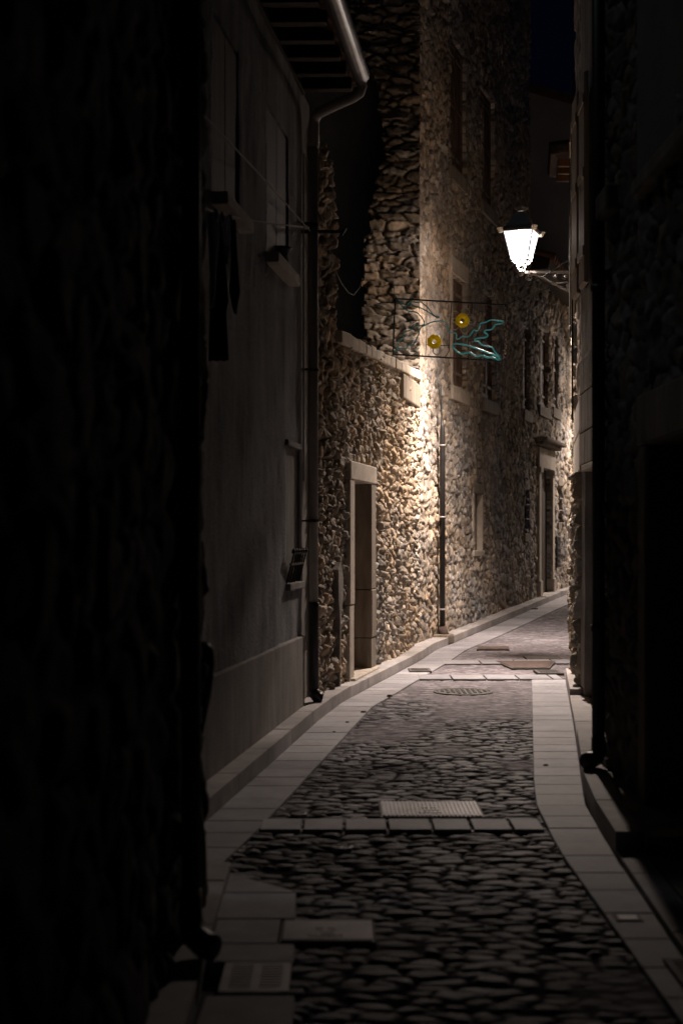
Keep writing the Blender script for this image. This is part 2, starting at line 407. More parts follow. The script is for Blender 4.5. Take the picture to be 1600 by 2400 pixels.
def cobbles(name, x0, x1, y0, y1, rx, ry, seed, left, right):
    nx = int((x1-x0)/rx)+1; ny = int((y1-y0)/ry)+1
    X = np.linspace(x0, x1, nx)[:, None]*np.ones((1, ny)); Y = np.linspace(y0, y1, ny)[None, :]*np.ones((nx, 1))
    # courses run across the street, following its bend
    sh = np.interp(Y, [0, 8.5, 16, 20, 40], [0, 0, .98, 1.6, 8]); U0 = X-sh
    wu = fbm(U0*1.6, Y*1.6, seed+3)*0.16; wv = fbm(U0*1.6, Y*1.6, seed+4)*0.12+fbm(U0*11, Y*11, seed+41)*.03
    F1, F2, DX, DY, r = cells((U0+wu)/0.135+60, (Y+wv)/0.070+60, seed, 0.85, 0.4)
    e = F2-F1
    big = r[0]
    b_ = sstep(0.05, 0.30, e)*(1-sstep(.46, .7, F1))
    dome = np.sqrt(np.clip(1-(np.clip(F1, 0, 1)/0.75)**2, 0, 1))
    h = 0.015*b_*(0.6+0.4*dome)*(0.3+0.9*r[1])-0.008
    h += fbm(X*22, Y*22, seed+8, 3)*0.005+fbm(X*1.3, Y*1.3, seed+9, 3)*0.008-.004
    low = sstep(0.5, 0.95, vnoise(U0*1.9, Y*1.4, seed+21))       # places where mortar has buried the stones
    low = np.clip(low+.75*sstep(12.6, 14.6, Y+fbm(X*1.5, Y*1.5, seed+55, 3)*2.5), 0, 1)
    h = h*(1-0.65*low)-0.003*low
    br = (0.30+1.5*r[4]**2)[..., None]
    cb = np.array((0.215, 0.205, 0.22)); cm = np.array((0.040, 0.036, 0.038))
    hue = np.stack([1+0.10*(r[5]-0.5), np.ones_like(r[5]), 1-0.12*(r[5]-0.5)], -1)
    k = (sstep(0.09, 0.20, e)*(1-sstep(.45, .62, F1))*(1-0.5*low))[..., None]
    C = np.clip(cm*(1+4.2*low[..., None])+(cb*br*hue-cm)*k, 0.01, 0.8)
    C = np.concatenate([C, k*.9+.1*low[..., None]], -1)
    P = np.stack([X, Y, gv(Y)+h], -1)
    xc = 0.5*(X[:-1, :-1]+X[1:, 1:]); yc = 0.5*(Y[:-1, :-1]+Y[1:, 1:])
    keep = (xc > left(yc)-0.03) & (xc < right(yc)+0.03)
    for (a, bb, c, d) in covers.values(): keep &= ~((xc > a) & (xc < bb) & (yc > c) & (yc < d))
    me = grid_mesh(name, P, C, keep)
    return tag(link(name, me, 'cobble'), kind='structure')
Rfar = lambda Y: np.where(Y < 16.2, np.minimum(Ri(Y), 3), np.where(Y < 20.5, 0.168*Y+0.25, 3.7+0.34*(Y-20.5)+0.6))
cobbles('cobbled_street', -0.65, 2.35, 3.9, 15.9, 0.0125, 0.0115, 5, Li, Ri)
cobbles('cobbled_street', 0.7, 11.0, 15.9, 40.0, 0.028, 0.028, 6, Li, Rfar)

def slab_quad(mb, q, zt, th=0.06, ch=0.006):
    """q: four (x,y) corners ccw; chamfered slab top at zt offsets above street"""
    c = Vector((sum(p[0] for p in q)/4, sum(p[1] for p in q)/4))
    def ins(p, d):
        v = Vector(p)-c; L = v.length; return tuple(c+v*(1-d/max(L, .01)))
    lo = [ins(p, 0.004) for p in q]; hi = [ins(p, 0.004+ch) for p in q]
    b = len(mb.v)
    mb.v += [(x, y, g(y)+zt-th) for x, y in lo]+[(x, y, g(y)+zt-ch*0.8) for x, y in lo]+[(x, y, g(y)+zt) for x, y in hi]
    for k in (0, 4):
        for i in range(4):
            j = (i+1) % 4; mb.f.append((b+k+i, b+k+j, b+k+4+j, b+k+4+i))
    mb.f.append((b+8, b+9, b+10, b+11))
    mb.cols = getattr(mb, 'cols', [])
    t = random.uniform(0.84, 1.12)*getattr(mb, 'gain', 1.0); w_ = random.uniform(-.02, .02)
    mb.cols += [(t*(1+w_), t, t*(1-w_), 1)]*12
def build_col(mb, name, m, **k):
    o = mb.build(name, m, **k)
    at = o.data.color_attributes.new('Col', 'FLOAT_COLOR', 'POINT')
    at.data.foreach_set('color', np.array(mb.cols, dtype=np.float32).ravel())
    return o
def strip(name, fa, fb, Y0, Y1, step, zt, m='slab', th=0.06, jit=0.12, kx=0.0):
    mb = MB(); Y = Y0
    while Y < Y1:
        Yn = min(Y+step*random.uniform(1-jit, 1+jit), Y1)
        if Y1-Yn < step*0.4: Yn = Y1
        a0, a1, b0, b1 = float(fa(Y)), float(fa(Yn)), float(fb(Y)), float(fb(Yn))
        slab_quad(mb, [(a0, Y), (b0, Y), (b1, Yn), (a1, Yn)], zt+random.uniform(-.0015, .0015), th)
        Y = Yn
    return tag(build_col(mb, name, m), kind='structure')
# slab strips (gutters) either side
strip('left_paving_strip', Lk, Li, 6.94, 26, 0.36, 0.014)
strip('left_paving_strip', Lk, Li, 26, 39, 0.6, 0.014)
strip('right_paving_strip', Ri, Ro, 3.8, 15.9, 0.37, 0.014)
# slab patch at the lower left, round the ribbed cover and the drain
mb = MB()
for q in ([(-.53, 6.36), (-.205, 6.36), (-.235, 6.42), (-.53, 6.72)],
          [(-.525, 5.92), (-.19, 5.92), (-.2, 6.355), (-.53, 6.355)],
          [(-.51, 5.56), (-.25, 5.56), (-.25, 5.915), (-.52, 5.915)],
          [(-.50, 5.32), (-.175, 5.32), (-.18, 5.555), (-.51, 5.555)],
          [(-.48, 4.2), (-.155, 4.2), (-.16, 4.93), (-.47, 4.93)],
          [(-.46, 3.6), (-.15, 3.6), (-.15, 4.195), (-.46, 4.195)]):
    slab_quad(mb, q, 0.014)
tag(build_col(mb, 'slab_paving', 'slab'), kind='structure')
# stone bands across the cobbles
def band(name, Y0, Y1, fa, fb, step, sk=0.0):
    mb = MB(); mb.gain = 1.15 if Y0 < 10 else .8; x = float(fa(Y0))+0.01; xe = float(fb(Y0))-0.02
    while x < xe-0.02:
        xn = min(x+step*random.uniform(.9, 1.1), xe)
        slab_quad(mb, [(x, Y0+sk*x), (xn, Y0+sk*xn), (xn, Y1+sk*xn), (x, Y1+sk*x)], 0.016)
        x = xn+0.012
    return tag(build_col(mb, name, 'slab'), kind='structure')
band('cross_band', 7.72, 8.02, Li, Ri, 0.215)
band('cross_band', 15.95, 16.45, Li, lambda y: 2.5, 0.35)
band('cross_band', 17.8, 18.35, Li, lambda y: 2.95, 0.45, 0.06)
# kerbs
Lback = lambda Y: Lk(Y)-0.36
strip('left_kerb', Lback, Lk, 6.96, 14.15, 1.0, 0.125, 'kerb', 0.2)
strip('left_kerb', lambda Y: Lback(Y)-.05, lambda Y: Lk(Y)-0.012, 14.15, 40, 1.0, 0.115, 'kerb', 0.2)
strip('left_pavement', lambda Y: Lk(Y)-.3, Lk, 3.6, 6.82, 0.72, 0.045, 'kerb', 0.1)
Rw = lambda Y: np.interp(Y, [0, 7.1, 8.47, 11, 16], [0.13, 0.135, .15, .17, .19])
strip('right_kerb', Ro, lambda Y: Ro(Y)+Rw(Y)+.2, 13.9, 16.1, 1.0, 0.12, 'kerb', 0.2)
strip('right_kerb', Ro, lambda Y: Ro(Y)+Rw(Y), 10.95, 13.88, 0.95, 0.065, 'kerb', 0.2)
strip('right_kerb', Ro, lambda Y: Ro(Y)+Rw(Y), 7.09, 10.93, 0.95, 0.135, 'kerb', 0.22)
strip('right_kerb', Ro, lambda Y: Ro(Y)+Rw(Y), 3.6, 7.06, 0.95, 0.045, 'kerb', 0.2)
mb = MB()
mb.prism([(1.42, 3.6), (2.4, 3.6), (2.4, 7.0), (1.5, 7.0)], -0.04, 0.04)
mb.prism([(1.5, 7.0), (2.4, 7.0), (2.4, 10.9), (1.9, 10.9), (1.58, 8.4)], -0.04, 0.125)
mb.prism([(1.95, 10.9), (3.2, 10.9), (3.2, 15.9), (2.65, 15.9), (2.3, 13.6)], -0.04, 0.055)
tag(mb.build('right_pavement', 'path'), kind='structure')

# ------------------------------------------------------------------ covers and drains
def ribbed_cover(name, label, x0, x1, y0, y1, n, along_y=True, m='steel', group=None, cat='manhole cover', slot=True):
    z = g((y0+y1)/2)+0.009
    t = thing(name, label, cat, ((x0+x1)/2, (y0+y1)/2, z-0.02), group)
    MB().box(x0, x1, y0, y1, z-0.03, z+0.002).build('frame', 'cast', t)
    e = 0.012 if x1-x0 < .7 else .02
    MB().box(x0+e, x1-e, y0+e, y1-e, z+0.0, z+0.006).build('plate', m, t)
    r = MB()
    for i in range(n):
        if along_y:
            c = x0+e+(x1-x0-2*e)*(i+.5)/n; hw = (x1-x0)/n*0.29
            if slot and abs(i-(n-1)/2) < 1.6:
                r.box(c-hw, c+hw, y0+e+.008, y0+(y1-y0)*.18, z+.005, z+.011); r.box(c-hw, c+hw, y0+(y1-y0)*.34, y1-e-.008, z+.005, z+.011)
            else: r.box(c-hw, c+hw, y0+e+.008, y1-e-.008, z+.005, z+.011)
        else:
            c = y0+e+(y1-y0-2*e)*(i+.5)/n; hw = (y1-y0)/n*0.25
            r.box(x0+e+.01, x1-e-.01, c-hw, c+hw, z+.005, z+.011)
    r.build('ribs', m, t)
    if slot:
        xm = (x0+x1)/2; k = MB()
        k.box(xm-.05, xm-.02, y0+(y1-y0)*.5, y0+(y1-y0)*.55, z+.009, z+.0125); k.box(xm+.0, xm+.03, y0+(y1-y0)*.5, y0+(y1-y0)*.55, z+.009, z+.0125)
        k.box(xm-.08, xm+.06, y0+(y1-y0)*.20, y0+(y1-y0)*.26, z+.009, z+.0125)
        k.build_each('lifting_slot', 'iron', t)
    return t
ribbed_cover('manhole_cover', 'large pale ribbed steel cover beside the stone band in mid street', *covers['a'], 24)
ribbed_cover('manhole_cover', 'dark ribbed steel cover let into the slabs at lower left', *covers['b'], 26)
def grate(label, x0, x1, y0, y1, n, halves=2, m='cast', z=None):
    z = g((y0+y1)/2)+0.012 if z is None else z
    t = thing('drain_grate', label, 'drain', ((x0+x1)/2, (y0+y1)/2, z-.02))
    fr = MB(); e = (x1-x0)*.12
    fr.box(x0, x0+e, y0, y1, z-.03, z+.006); fr.box(x1-e, x1, y0, y1, z-.03, z+.006)
    fr.box(x0+e, x1-e, y0, y0+.03, z-.03, z+.005); fr.box(x0+e, x1-e, y1-.03, y1, z-.03, z+.005)
    if halves == 2: fr.box((x0+x1)/2-.015, (x0+x1)/2+.015, y0+.03, y1-.03, z-.03, z+.005)
    fr.build('frame', m, t)
    b_ = MB()
    for i in range(n):
        c = y0+.03+(y1-y0-.06)*(i+.5)/n; h = (y1-y0-.06)/n*.27
        if halves == 2:
            b_.box(x0+e, (x0+x1)/2-.015, c-h, c+h, z-.02, z+.004); b_.box((x0+x1)/2+.015, x1-e, c-h, c+h, z-.02, z+.004)
        else: b_.box(x0+e, x1-e, c-h, c+h, z-.02, z+.004)
    b_.build('bars', m, t)
    MB().box(x0+.005, x1-.005, y0+.005, y1-.005, z-.06, z-.035).build('pit', 'iron', t)
grate('slotted drain grate between the pale slabs at the bottom left', -.43, -.185, 4.96, 5.30, 9, 2, 'steel')
grate('drain grate at the right edge by the near door', 1.20, 1.42, 5.0, 5.32, 7, 1, 'cast', 0.022)
grate('small drain grate on the left paving strip level with the round cover', .80, 1.06, 16.75, 17.15, 6, 1, 'cast', 0.022)
grate('drain grate at the head of the right paving strip', 2.28, 2.58, 16.5, 16.95, 6, 1, 'cast', 0.022)
grate('distant drain in the left strip near the bend', 3.45, 3.75, 27.2, 27.9, 5, 1, 'cast', g(27.5)+.02)
def plate(label, poly, m, name='cover_plate', ribs=True):
    Yc = sum(p[1] for p in poly)/len(poly); Xc = sum(p[0] for p in poly)/len(poly)
    t = thing(name, label, 'manhole cover', (Xc, Yc, g(Yc)))
    b_ = MB(); b_.v += [(x, y, g(y)+dz) for dz in (-.03, .017) for x, y in poly]; n = len(poly)
    b_.f.append(tuple(range(n, 2*n)))
    for i in range(n): b_.f.append((i, (i+1) % n, n+(i+1) % n, n+i))
    b_.build('frame', 'cast', t)
    sc = [(Xc+(x-Xc)*.9, Yc+(y-Yc)*.88) for x, y in poly]
    b_ = MB(); b_.v += [(x, y, g(y)+dz) for dz in (.01, .021) for x, y in sc]
    b_.f.append(tuple(range(n, 2*n)))
    for i in range(n): b_.f.append((i, (i+1) % n, n+(i+1) % n, n+i))
    b_.build('lid', m, t)
plate('reddish rectangular cover beyond the lamp, left of the street centre', [(1.88, 19.85), (2.34, 19.85), (2.38, 20.3), (1.94, 20.3)], 'rust')
plate('large reddish rectangular cover under the lamp, with the widest plate', [(2.06, 17.25), (2.52, 17.25), (2.75, 18.3), (1.97, 18.3)], 'rust')
plate('dark oblong cover close to the right wall under the lamp', [(2.42, 18.5), (2.88, 18.5), (2.88, 19.0), (2.42, 19.0)], 'cast')
t = thing('round_manhole_cover', 'round iron manhole cover set among the cobbles', 'manhole cover', (1.26, 14.75, 0))
MB().lathe([(.30, -.03), (.31, .006), (.28, .010), (.278, .004)], (1.26, 14.75, 0), 40).build('ring', 'cast', t)
b_ = MB().lathe([(.27, -.02), (.27, .008)], (1.26, 14.75, 0), 40)
for i in range(9):
    for j in range(9):
        x = -.22+i*.055; y = -.22+j*.055
        if math.hypot(x, y) < .245: b_.box(1.26+x-.015, 1.26+x+.015, 14.75+y-.015, 14.75+y+.015, .007, .014)
b_.build('lid', 'cast', t)
for (X, Y, r, lab) in ((0.005, 7.32, .055, 'small round studded valve cover just below the stone band'), (-.245, 7.35+.85, .045, 'tiny round valve cover left of the large ribbed cover')):
    t = thing('valve_cover', lab, 'valve cover', (X, Y, 0))
    MB().lathe([(r, -.02), (r, .011), (r*.82, .013), (r*.8, .007)], (X, Y, 0), 20).build('ring', 'steel', t)
    b_ = MB().lathe([(r*.78, -.02), (r*.78, .009)], (X, Y, 0), 16)
    for k in range(6): b_.box(X+r*.5*math.cos(k)-.006, X+r*.5*math.cos(k)+.006, Y+r*.5*math.sin(k)-.006, Y+r*.5*math.sin(k)+.006, .008, .014)
    b_.build('lid', 'steel', t)
t = thing('water_hatch', 'small rectangular hatch in the right paving strip near the bottom', 'hatch', (1.17, 5.93, 0))
MB().box(1.135, 1.245, 5.87, 5.97, 0, .018).build('frame', 'cast', t); MB().box(1.15, 1.23, 5.885, 5.955, .01, .0215).build('lid', 'steel', t)
for k, (X, Y, s_) in enumerate(((.2, 12.9, .03), (.05, 12.2, .02), (-.06, 11.6, .015), (1.72, 10.2, .02), (1.27, 11.0, .014), (.48, 14.2, .035), (1.42, 9.9, .02))):
    b_ = MB(); c = [(X+s_*math.cos(a)*(1+.3*math.sin(3*a)), Y+.7*s_*math.sin(a)) for a in [i*math.pi/4 for i in range(8)]]
    b_.prism(c, .013, .013+s_*.5, [(X+(x-X)*.6, Y+(y-Y)*.6) for x, y in c])
    tag(b_.build('fallen_leaf', 'debris', origin=(X, Y, .013)), 'small dark curled leaf scrap lying on the pale paving strip', 'leaf', 'leaf scraps on the paving strips')

# ------------------------------------------------------------------ plastered house (left, middle)
E = 0.35
h1 = thing('plastered_house', 'grey plastered house with cement plinth and zinc gutter, left of the street', 'house', H1.P(H1.sY(10), 0))
s_end = H1.sY(13.25); s_beg = H1.sY(6.4)
wins = [(H1.sat(500), H1.sat(560), 3.78, 4.93), (H1.sat(625), H1.sat(675), 3.78, 4.93)]
low = (H1.sat(669), H1.sat(701), 1.22, 2.36)
allw = wins+[low]
def plaster_sheet(name, W, s0, s1, z0, z1, holes, parent, m, res=0.03, amp=0.012, seed=40, off=0.0, rim=0.3):
    ns = int((s1-s0)/res)+1; nz = int((z1-z0)/res)+1
    s = np.linspace(s0, s1, ns)[:, None]*np.ones((1, nz)); z = np.linspace(z0, z1, nz)[None, :]*np.ones((ns, 1))
    h = off+fbm(s*1.5, z*1.5, seed)*amp*2.5+fbm(s*9, z*9, seed+4)*amp
    P = np.stack([W.x0+W.d[0]*s+W.n[0]*h, W.y0+W.d[1]*s+W.n[1]*h, z], -1)
    sc = 0.5*(s[:-1, :-1]+s[1:, 1:]); zc = 0.5*(z[:-1, :-1]+z[1:, 1:]); keep = np.ones(sc.shape, bool)
    for (a, b, c, d) in holes: keep &= ~((sc > a) & (sc < b) & (zc > c) & (zc < d))
    me = grid_mesh(name, P, np.ones(P.shape), keep, (-W.n[0]*rim, -W.n[1]*rim, 0))
    return link(name, me, m, parent)
plaster_sheet('wall', H1, s_beg, H1.sat(707), 0.05, 5.62, allw, h1, 'plaster')
mb = MB(); H1.box(mb, H1.sat(707)-.002, s_end, 0.05, 5.62, -0.3, -0.035); mb.build('pipe_recess', 'plain_plaster', h1)
mb = MB(); H1.box(mb, H1.sat(731.5), s_end+.01, 0.1, 5.4, -0.3, 0.0); mb.build('corner_band', 'plinth', h1, bevel=.01)
mb = MB(); H1.box(mb, s_beg, H1.sat(705), 0.04, 0.74, -0.2, 0.035)
mb.build('plinth', 'plinth', h1, bevel=.012)
mb = MB(); H1.box(mb, s_beg, s_end-.005, 0, 5.6, -4.0, -.36); mb.build('side_wall', 'plain_plaster', h1)
for (a, b, c, d) in wins:
    mb = MB(); H1.box(mb, a-.02, b+.02, c-.02, d+.02, -.10, -.045); fr = mb.build('window', 'plain_plaster', h1)
    mb = MB()
    H1.box(mb, a+.01, (a+b)/2-.008, c+.01, d-.02, -.045, -.012); H1.box(mb, (a+b)/2+.008, b-.004, c+.01, d-.02, -.045, -.012); mb.build_each('shutter', 'shutter_grey', fr, bevel=.004)
    mb = MB(); H1.box(mb, a-.03, b+.04, c-.085, c, -.05, .10); mb.build('sill', 'dressed', fr, bevel=.012)
a, b, c, d = low
mb = MB(); H1.box(mb, a-.02, b+.02, c-.02, d+.02, -.10, -.016); fr = mb.build('window', 'plinth', h1)
mb = MB(); H1.box(mb, a-.01, b+.05, c-.06, c, -.2, .045); mb.build('sill', 'plinth', fr, bevel=.008)
mb = MB(); H1.box(mb, a-.02, b+.03, d, d+.05, -.1, .03); mb.build('lintel', 'plinth', fr, bevel=.008)
mb = MB()
for i in range(6):
    s0 = a+.06+(b-a-.08)*i/5; p0 = H1.P(s0, c, -.0); p1 = H1.P(s0, c+.24, .06)
    mb.tube([p0, p1], .009, 6); x, y, z_ = p1
    mb.tube([(x, y, z_), (x, y, z_+.012), (x, y, z_+.035), (x, y, z_+.055)], [.004, .019, .017, .003], 8)
H1.box(mb, a+.02, b, c+.15, c+.17, .03, .045)
mb.build('window_guard', 'iron', h1)
# roof: rafters, boards, gutter
def eave(W, s0, s1, zw, over, parent, pitch=0.28, nr=16):
    mb = MB(); W.box(mb, s0, s1, zw-.02, zw+.10, -.3, .02); mb.build('wall_plate', 'wood_dark', parent)
    for i in range(nr):
        s_ = s0+.12+(s1-s0-.2)*i/(nr-1)
        c = [W.P(s_-.05, zw+.0, -.05), W.P(s_+.05, zw+.0, -.05), W.P(s_+.05, zw-pitch*over*.35+.03, over-.05), W.P(s_-.05, zw-pitch*over*.35+.03, over-.05)]
        mb = MB(); mb.quadbox(c+[(x, y, z+.11) for x, y, z in c]); mb.build('rafter', 'wood_dark', parent, bevel=.006)
    o0 = -3.8
    c = [W.P(s0-.03, zw+.12-o0*pitch*1.2, o0), W.P(s1+.03, zw+.12-o0*pitch*1.2, o0), W.P(s1+.03, zw+.115-pitch*over*.35, over), W.P(s0-.03, zw+.115-pitch*over*.35, over)]
    mb = MB(); mb.quadbox(c+[(x, y, z+.025) for x, y, z in c]); rf = mb.build('roof', 'wood_brown', parent)
    mb = MB(); n = int((s1-s0)/.22)
    for i in range(n+1):
        s_ = s0+(s1-s0)*i/n
        mb.tube([W.P(s_, zw+.17-pitch*over*.35, over+.03), W.P(s_, zw+.19-o0*pitch*1.2, o0)], [.09, .075], 8)
    mb.build('roof_tiles', 'tile', rf, smooth=True)
zw = 5.55
eave(H1, s_beg, s_end-.62, zw, .50, h1)
gz = 5.60
p = lambda s_, z_, o: Vector(H1.P(s_, z_, o))
gs1 = s_end-.98
mb = MB(); mb.tube([p(s_beg, gz, .56), p(gs1, gz-.03, .56)], .075, 16); 
k = s_beg+.4
gut = mb.build('gutter', 'zinc', h1, smooth=True)
mb = MB()
while k < gs1: mb.tube([p(k-.012, gz-.0, .56), p(k+.012, gz-.0, .56)], .082, 16); k += .55
mb.build_each('gutter_joint', 'iron', gut, smooth=True)
ps = H1.sat(714.5)
path_ = [p(gs1-.08, gz-.04, .56), p(gs1+.0, gz-.06, .56), p(gs1+.05, gz-.11, .56), p(gs1+.06, gz-.16, .54), p(gs1+.09, gz-.19, .48), p((gs1+ps)/2, gz-.205, .30), p(ps-.07, gz-.22, .13), p(ps-.015, gz-.245, .09), p(ps, gz-.30, .08), p(ps, gz-.5, .08)]
mb = MB(); mb.tube(path_, .048, 14); mb.tube([p(ps, gz-.49, .08), p(ps, .98, .08)], .041, 14)
dp = mb.build('drainpipe', 'pipe_grey', h1, smooth=True)
mb = MB(); mb.tube([p(ps, 1.02, .08), p(ps, .98, .08), p(ps, .2, .08)], [.05, .046, .046], 14)
mb.tube([p(ps, .24, .08), p(ps, .20, .085), p(ps+.02, .165, .11), p(ps+.03, .155, .15)], [.047, .052, .055, .056], 12)
mb.build('cast_shoe', 'iron', dp, smooth=True)
mb = MB()
for z_ in (4.4, 3.1, 1.75): mb.tube([p(ps, z_-.012, .08), p(ps, z_+.012, .08)], .047, 14); H1.box(mb, ps-.10, ps-.03, z_-.008, z_+.008, -.03, .08)
mb.build_each('pipe_clip', 'iron', dp, per=2)
mb = MB(); mb.tube([p(H1.sat(708), 5.0, .012), p(H1.sat(708), 2.1, .012)], .009, 6); mb.build('wall_cable', 'pipe_grey', h1)

# ------------------------------------------------------------------ low stone wall with doorway
lw = thing('stone_wall', 'low rubble garden wall with coping and doorway, lit by the lamp', 'wall', W2.P(W2.sat(860), .1))
d0, d1 = W2.sat(814.5), W2.sat(855); jl = W2.sat(803.5); jr = W2.sat(866)
dz0, dz1, lz1 = .13, 2.20, 2.40
send = W2.sY(19.85)
def topz(s_): return np.interp(s_, [0, W2.sat(779)-.001, W2.sat(779), W2.sat(975), 9], [5.35, 5.25, 3.60, 3.84, 3.86])
jag = lambda s_: 0.05*np.sin(s_*37)
def m2(s_, z_):
    j = .05*np.sin(z_*23)+.03*np.sin(z_*61+1)
    return (z_ < topz(np.where(z_ > 3.75, s_+j, s_)))
rubble('wall', W2, 0.0, send, 0.08, 5.4, lw, res=0.016, sx=.15, sy=.095, depth=.052, seed=3, holes=[(jl+.01, jr-.01, 0, lz1-.01)], mask=m2,
       base=(0.41, 0.345, 0.275), mortar=(0.15, 0.125, 0.10), gap=(.02, .26), rim=.4, flat=.3, smear=(.12, .45), warp=.4)
mb = MB(); W2.box(mb, 0.02, jl, 0, 3.6, -.42, -.12); W2.box(mb, jr, send, 0, 3.6, -.42, -.12); W2.box(mb, jl, jr, lz1, 3.6, -.42, -.12)
W2.box(mb, 0.02, W2.sat(782), 3.55, 5.2, -.42, -.12)
mb.build_each('backing', 'ground', lw)
# coping stones
s_ = W2.sat(781); 
mb = MB()
while s_ < W2.sat(970):
    L_ = random.uniform(.28, .55); e_ = min(s_+L_, send-.02); zt = float(topz(s_)); zt2 = float(topz(e_)); q = random.uniform(.0, .03)
    c = [W2.P(s_, zt-.06, -.42), W2.P(e_, zt2-.06, -.42), W2.P(e_, zt2-.06, .07+q), W2.P(s_, zt-.06, .07+q)]
    mb.quadbox(c+[(x, y, z+.13+random.uniform(-.01, .015)) for x, y, z in c]); s_ = e_+.006
mb.build('coping', 'dressed', lw, bevel=.02)
mb = MB(); W2.box(mb, W2.sat(930), W2.sat(970), 3.38, 3.70, -.1, .09); mb.build('dressed_block', 'dressed_dark', lw, bevel=.02)
mb = MB(); W2.box(mb, jl, jr, dz1, lz1, -.34, .085); mb.build('lintel', 'dressed', lw, bevel=.015)
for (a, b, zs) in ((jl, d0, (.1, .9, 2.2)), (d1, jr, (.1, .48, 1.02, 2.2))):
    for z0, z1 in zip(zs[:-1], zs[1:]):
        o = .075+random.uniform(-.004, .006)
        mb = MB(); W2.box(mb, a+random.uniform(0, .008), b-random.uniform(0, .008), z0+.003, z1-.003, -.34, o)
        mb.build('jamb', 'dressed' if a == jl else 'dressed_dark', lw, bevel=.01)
mb = MB(); W2.box(mb, d0, d1, dz0-.05, dz1, -.36, -.30); dr = mb.build('door', 'wood_dark', lw)
mb = MB()
for i in range(5):
    q = (d1-d0)/5; W2.box(mb, d0+i*q+.006, d0+(i+1)*q-.006, dz0, dz1, -.30, -.285)
mb.build('boards', 'wood_dark', dr, bevel=.004)
mb = MB(); W2.box(mb, d0+.002, d0+.035, dz0, dz1-.45, -.28, -.10); mb.build('door_edge', 'wood_orange', dr)
mb = MB(); W2.box(mb, jl+.05, jr-.02, .09, dz0+.012, -.34, .12); mb.build('step', 'dressed', lw, bevel=.015)
# weathered mortar patch with pipe trace near the door
mb = MB(); a = W2.sat(778)
poly = [(a-.1, 1.28), (a+.05, 1.36), (a+.16, 1.2), (a+.14, .98), (a+.05, .82), (a+.02, .12), (a-.03, .12), (a-.02, .8), (a-.09, 1.0)]
c = [W2.P(s_, z_, .085) for s_, z_ in poly]; n = len(c); bb = len(mb.v); mb.v += c+[W2.P(s_, z_, .0) for s_, z_ in poly]
mb.f.append(tuple(range(n)))
for i in range(n): mb.f.append((i, (i+1) % n, n+(i+1) % n, n+i))
mb.build('mortar_patch', 'path', lw, bevel=.01)

mb = MB()
for (pa, ya, yb, wd) in ((985, 1062, 1098, .10), (990, 1100, 1172, .07), (986, 1262, 1330, .09)):
    a = W2.sat(pa); z0, z1 = W2.z(pa, yb), W2.z(pa, ya); n = 14
    ring = [(a+wd*math.cos(2*math.pi*i/n)*(1+.25*math.sin(3*i)), (z0+z1)/2+(z1-z0)/2*math.sin(2*math.pi*i/n)) for i in range(n)]
    bb = len(mb.v); mb.marks.append((bb, len(mb.f)))
    mb.v += [W2.P(s_, z_, .075) for s_, z_ in ring]+[W2.P(s_, z_, .0) for s_, z_ in ring]
    mb.f.append(tuple(range(bb, bb+n)))
    for i in range(n): mb.f.append((bb+i, bb+(i+1) % n, bb+n+(i+1) % n, bb+n+i))
mb.build_each('mortar_patch', 'dressed', lw, bevel=.015)

# ------------------------------------------------------------------ tall stone house
th = thing('tall_stone_house', 'tall rubble stone house with long shuttered windows, behind the hanging star frame', 'house', W3.P(W3.sY(24), .15))
th['label'] = 'tall rubble stone house with dry-laid gable, rising above the low wall'
sE = W3.sat(1238.5)
def win_rect(W, pa, pb, ya, yb):
    a, b = W.sat(pa), W.sat(pb); m_ = (pa+pb)/2
    return (a, b, W.z(m_, yb), W.z(m_, ya))
A = win_rect(W3, 1054, 1087, 655, 908); B = win_rect(W3, 1128, 1156, 690, 936); Cw = win_rect(W3, 1223, 1237, 767, 961)
D = win_rect(W3, 1259, 1280, 771, 952); Ew = win_rect(W3, 1291, 1305, 782, 956)
sm = win_rect(W3, 1106, 1126, 1158, 1290)
U1 = (A[0], A[1], 7.3, 9.3); U2 = (B[0]-.1, B[1]-.1, 7.3, 9.2)
rubble('wall', W3, 0.0, sE, .05, 13.4, th, res=.02, sx=.16, sy=.12, depth=.034, seed=9, holes=[A, B, Cw, sm, U1, U2], base=(.50, .44, .38), mortar=(.13, .11, .09),
       gap=(.0, .15), rim=.3, flat=.5, smear=(.0, .7))
mb = MB(); W3.box(mb, .25, sE-.02, 0, 13.3, -6, -.33); mb.build('rear_wall', 'plain_plaster', th)
G = Wall(1.16, 20.42, 0.0, 1)
class Cross:    # gable plane, facing the camera: s runs to -X
    x0, y0 = 1.09, 19.80; d = (-1.0, 0.03); n = (-0.03, -1.0)
    P = Wall.P; box = Wall.box
Cr = Cross()
def gmask(s_, z_):
    pxx = CX+(Cr.x0-s_)/19.8*F; pyy = HZ-(z_-EYE)/19.8*F
    lim = np.interp(pyy, [-400, 150, 165, 350, 470, 600, 900], [690, 690, 880, 903, 872, 854, 852])
    return pxx > lim+3*np.sign(np.sin(z_*13))+3*np.sign(np.sin(z_*31+2))
rubble('gable', Cr, 0.0, 1.9, 3.2, 13.4, th, res=.018, warp=.25, sx=.30, sy=.10, depth=.06, seed=15, mask=gmask, base=(.29, .245, .195), mortar=(.07, .058, .045), gap=(.02, .22), rim=.5, flat=.8)
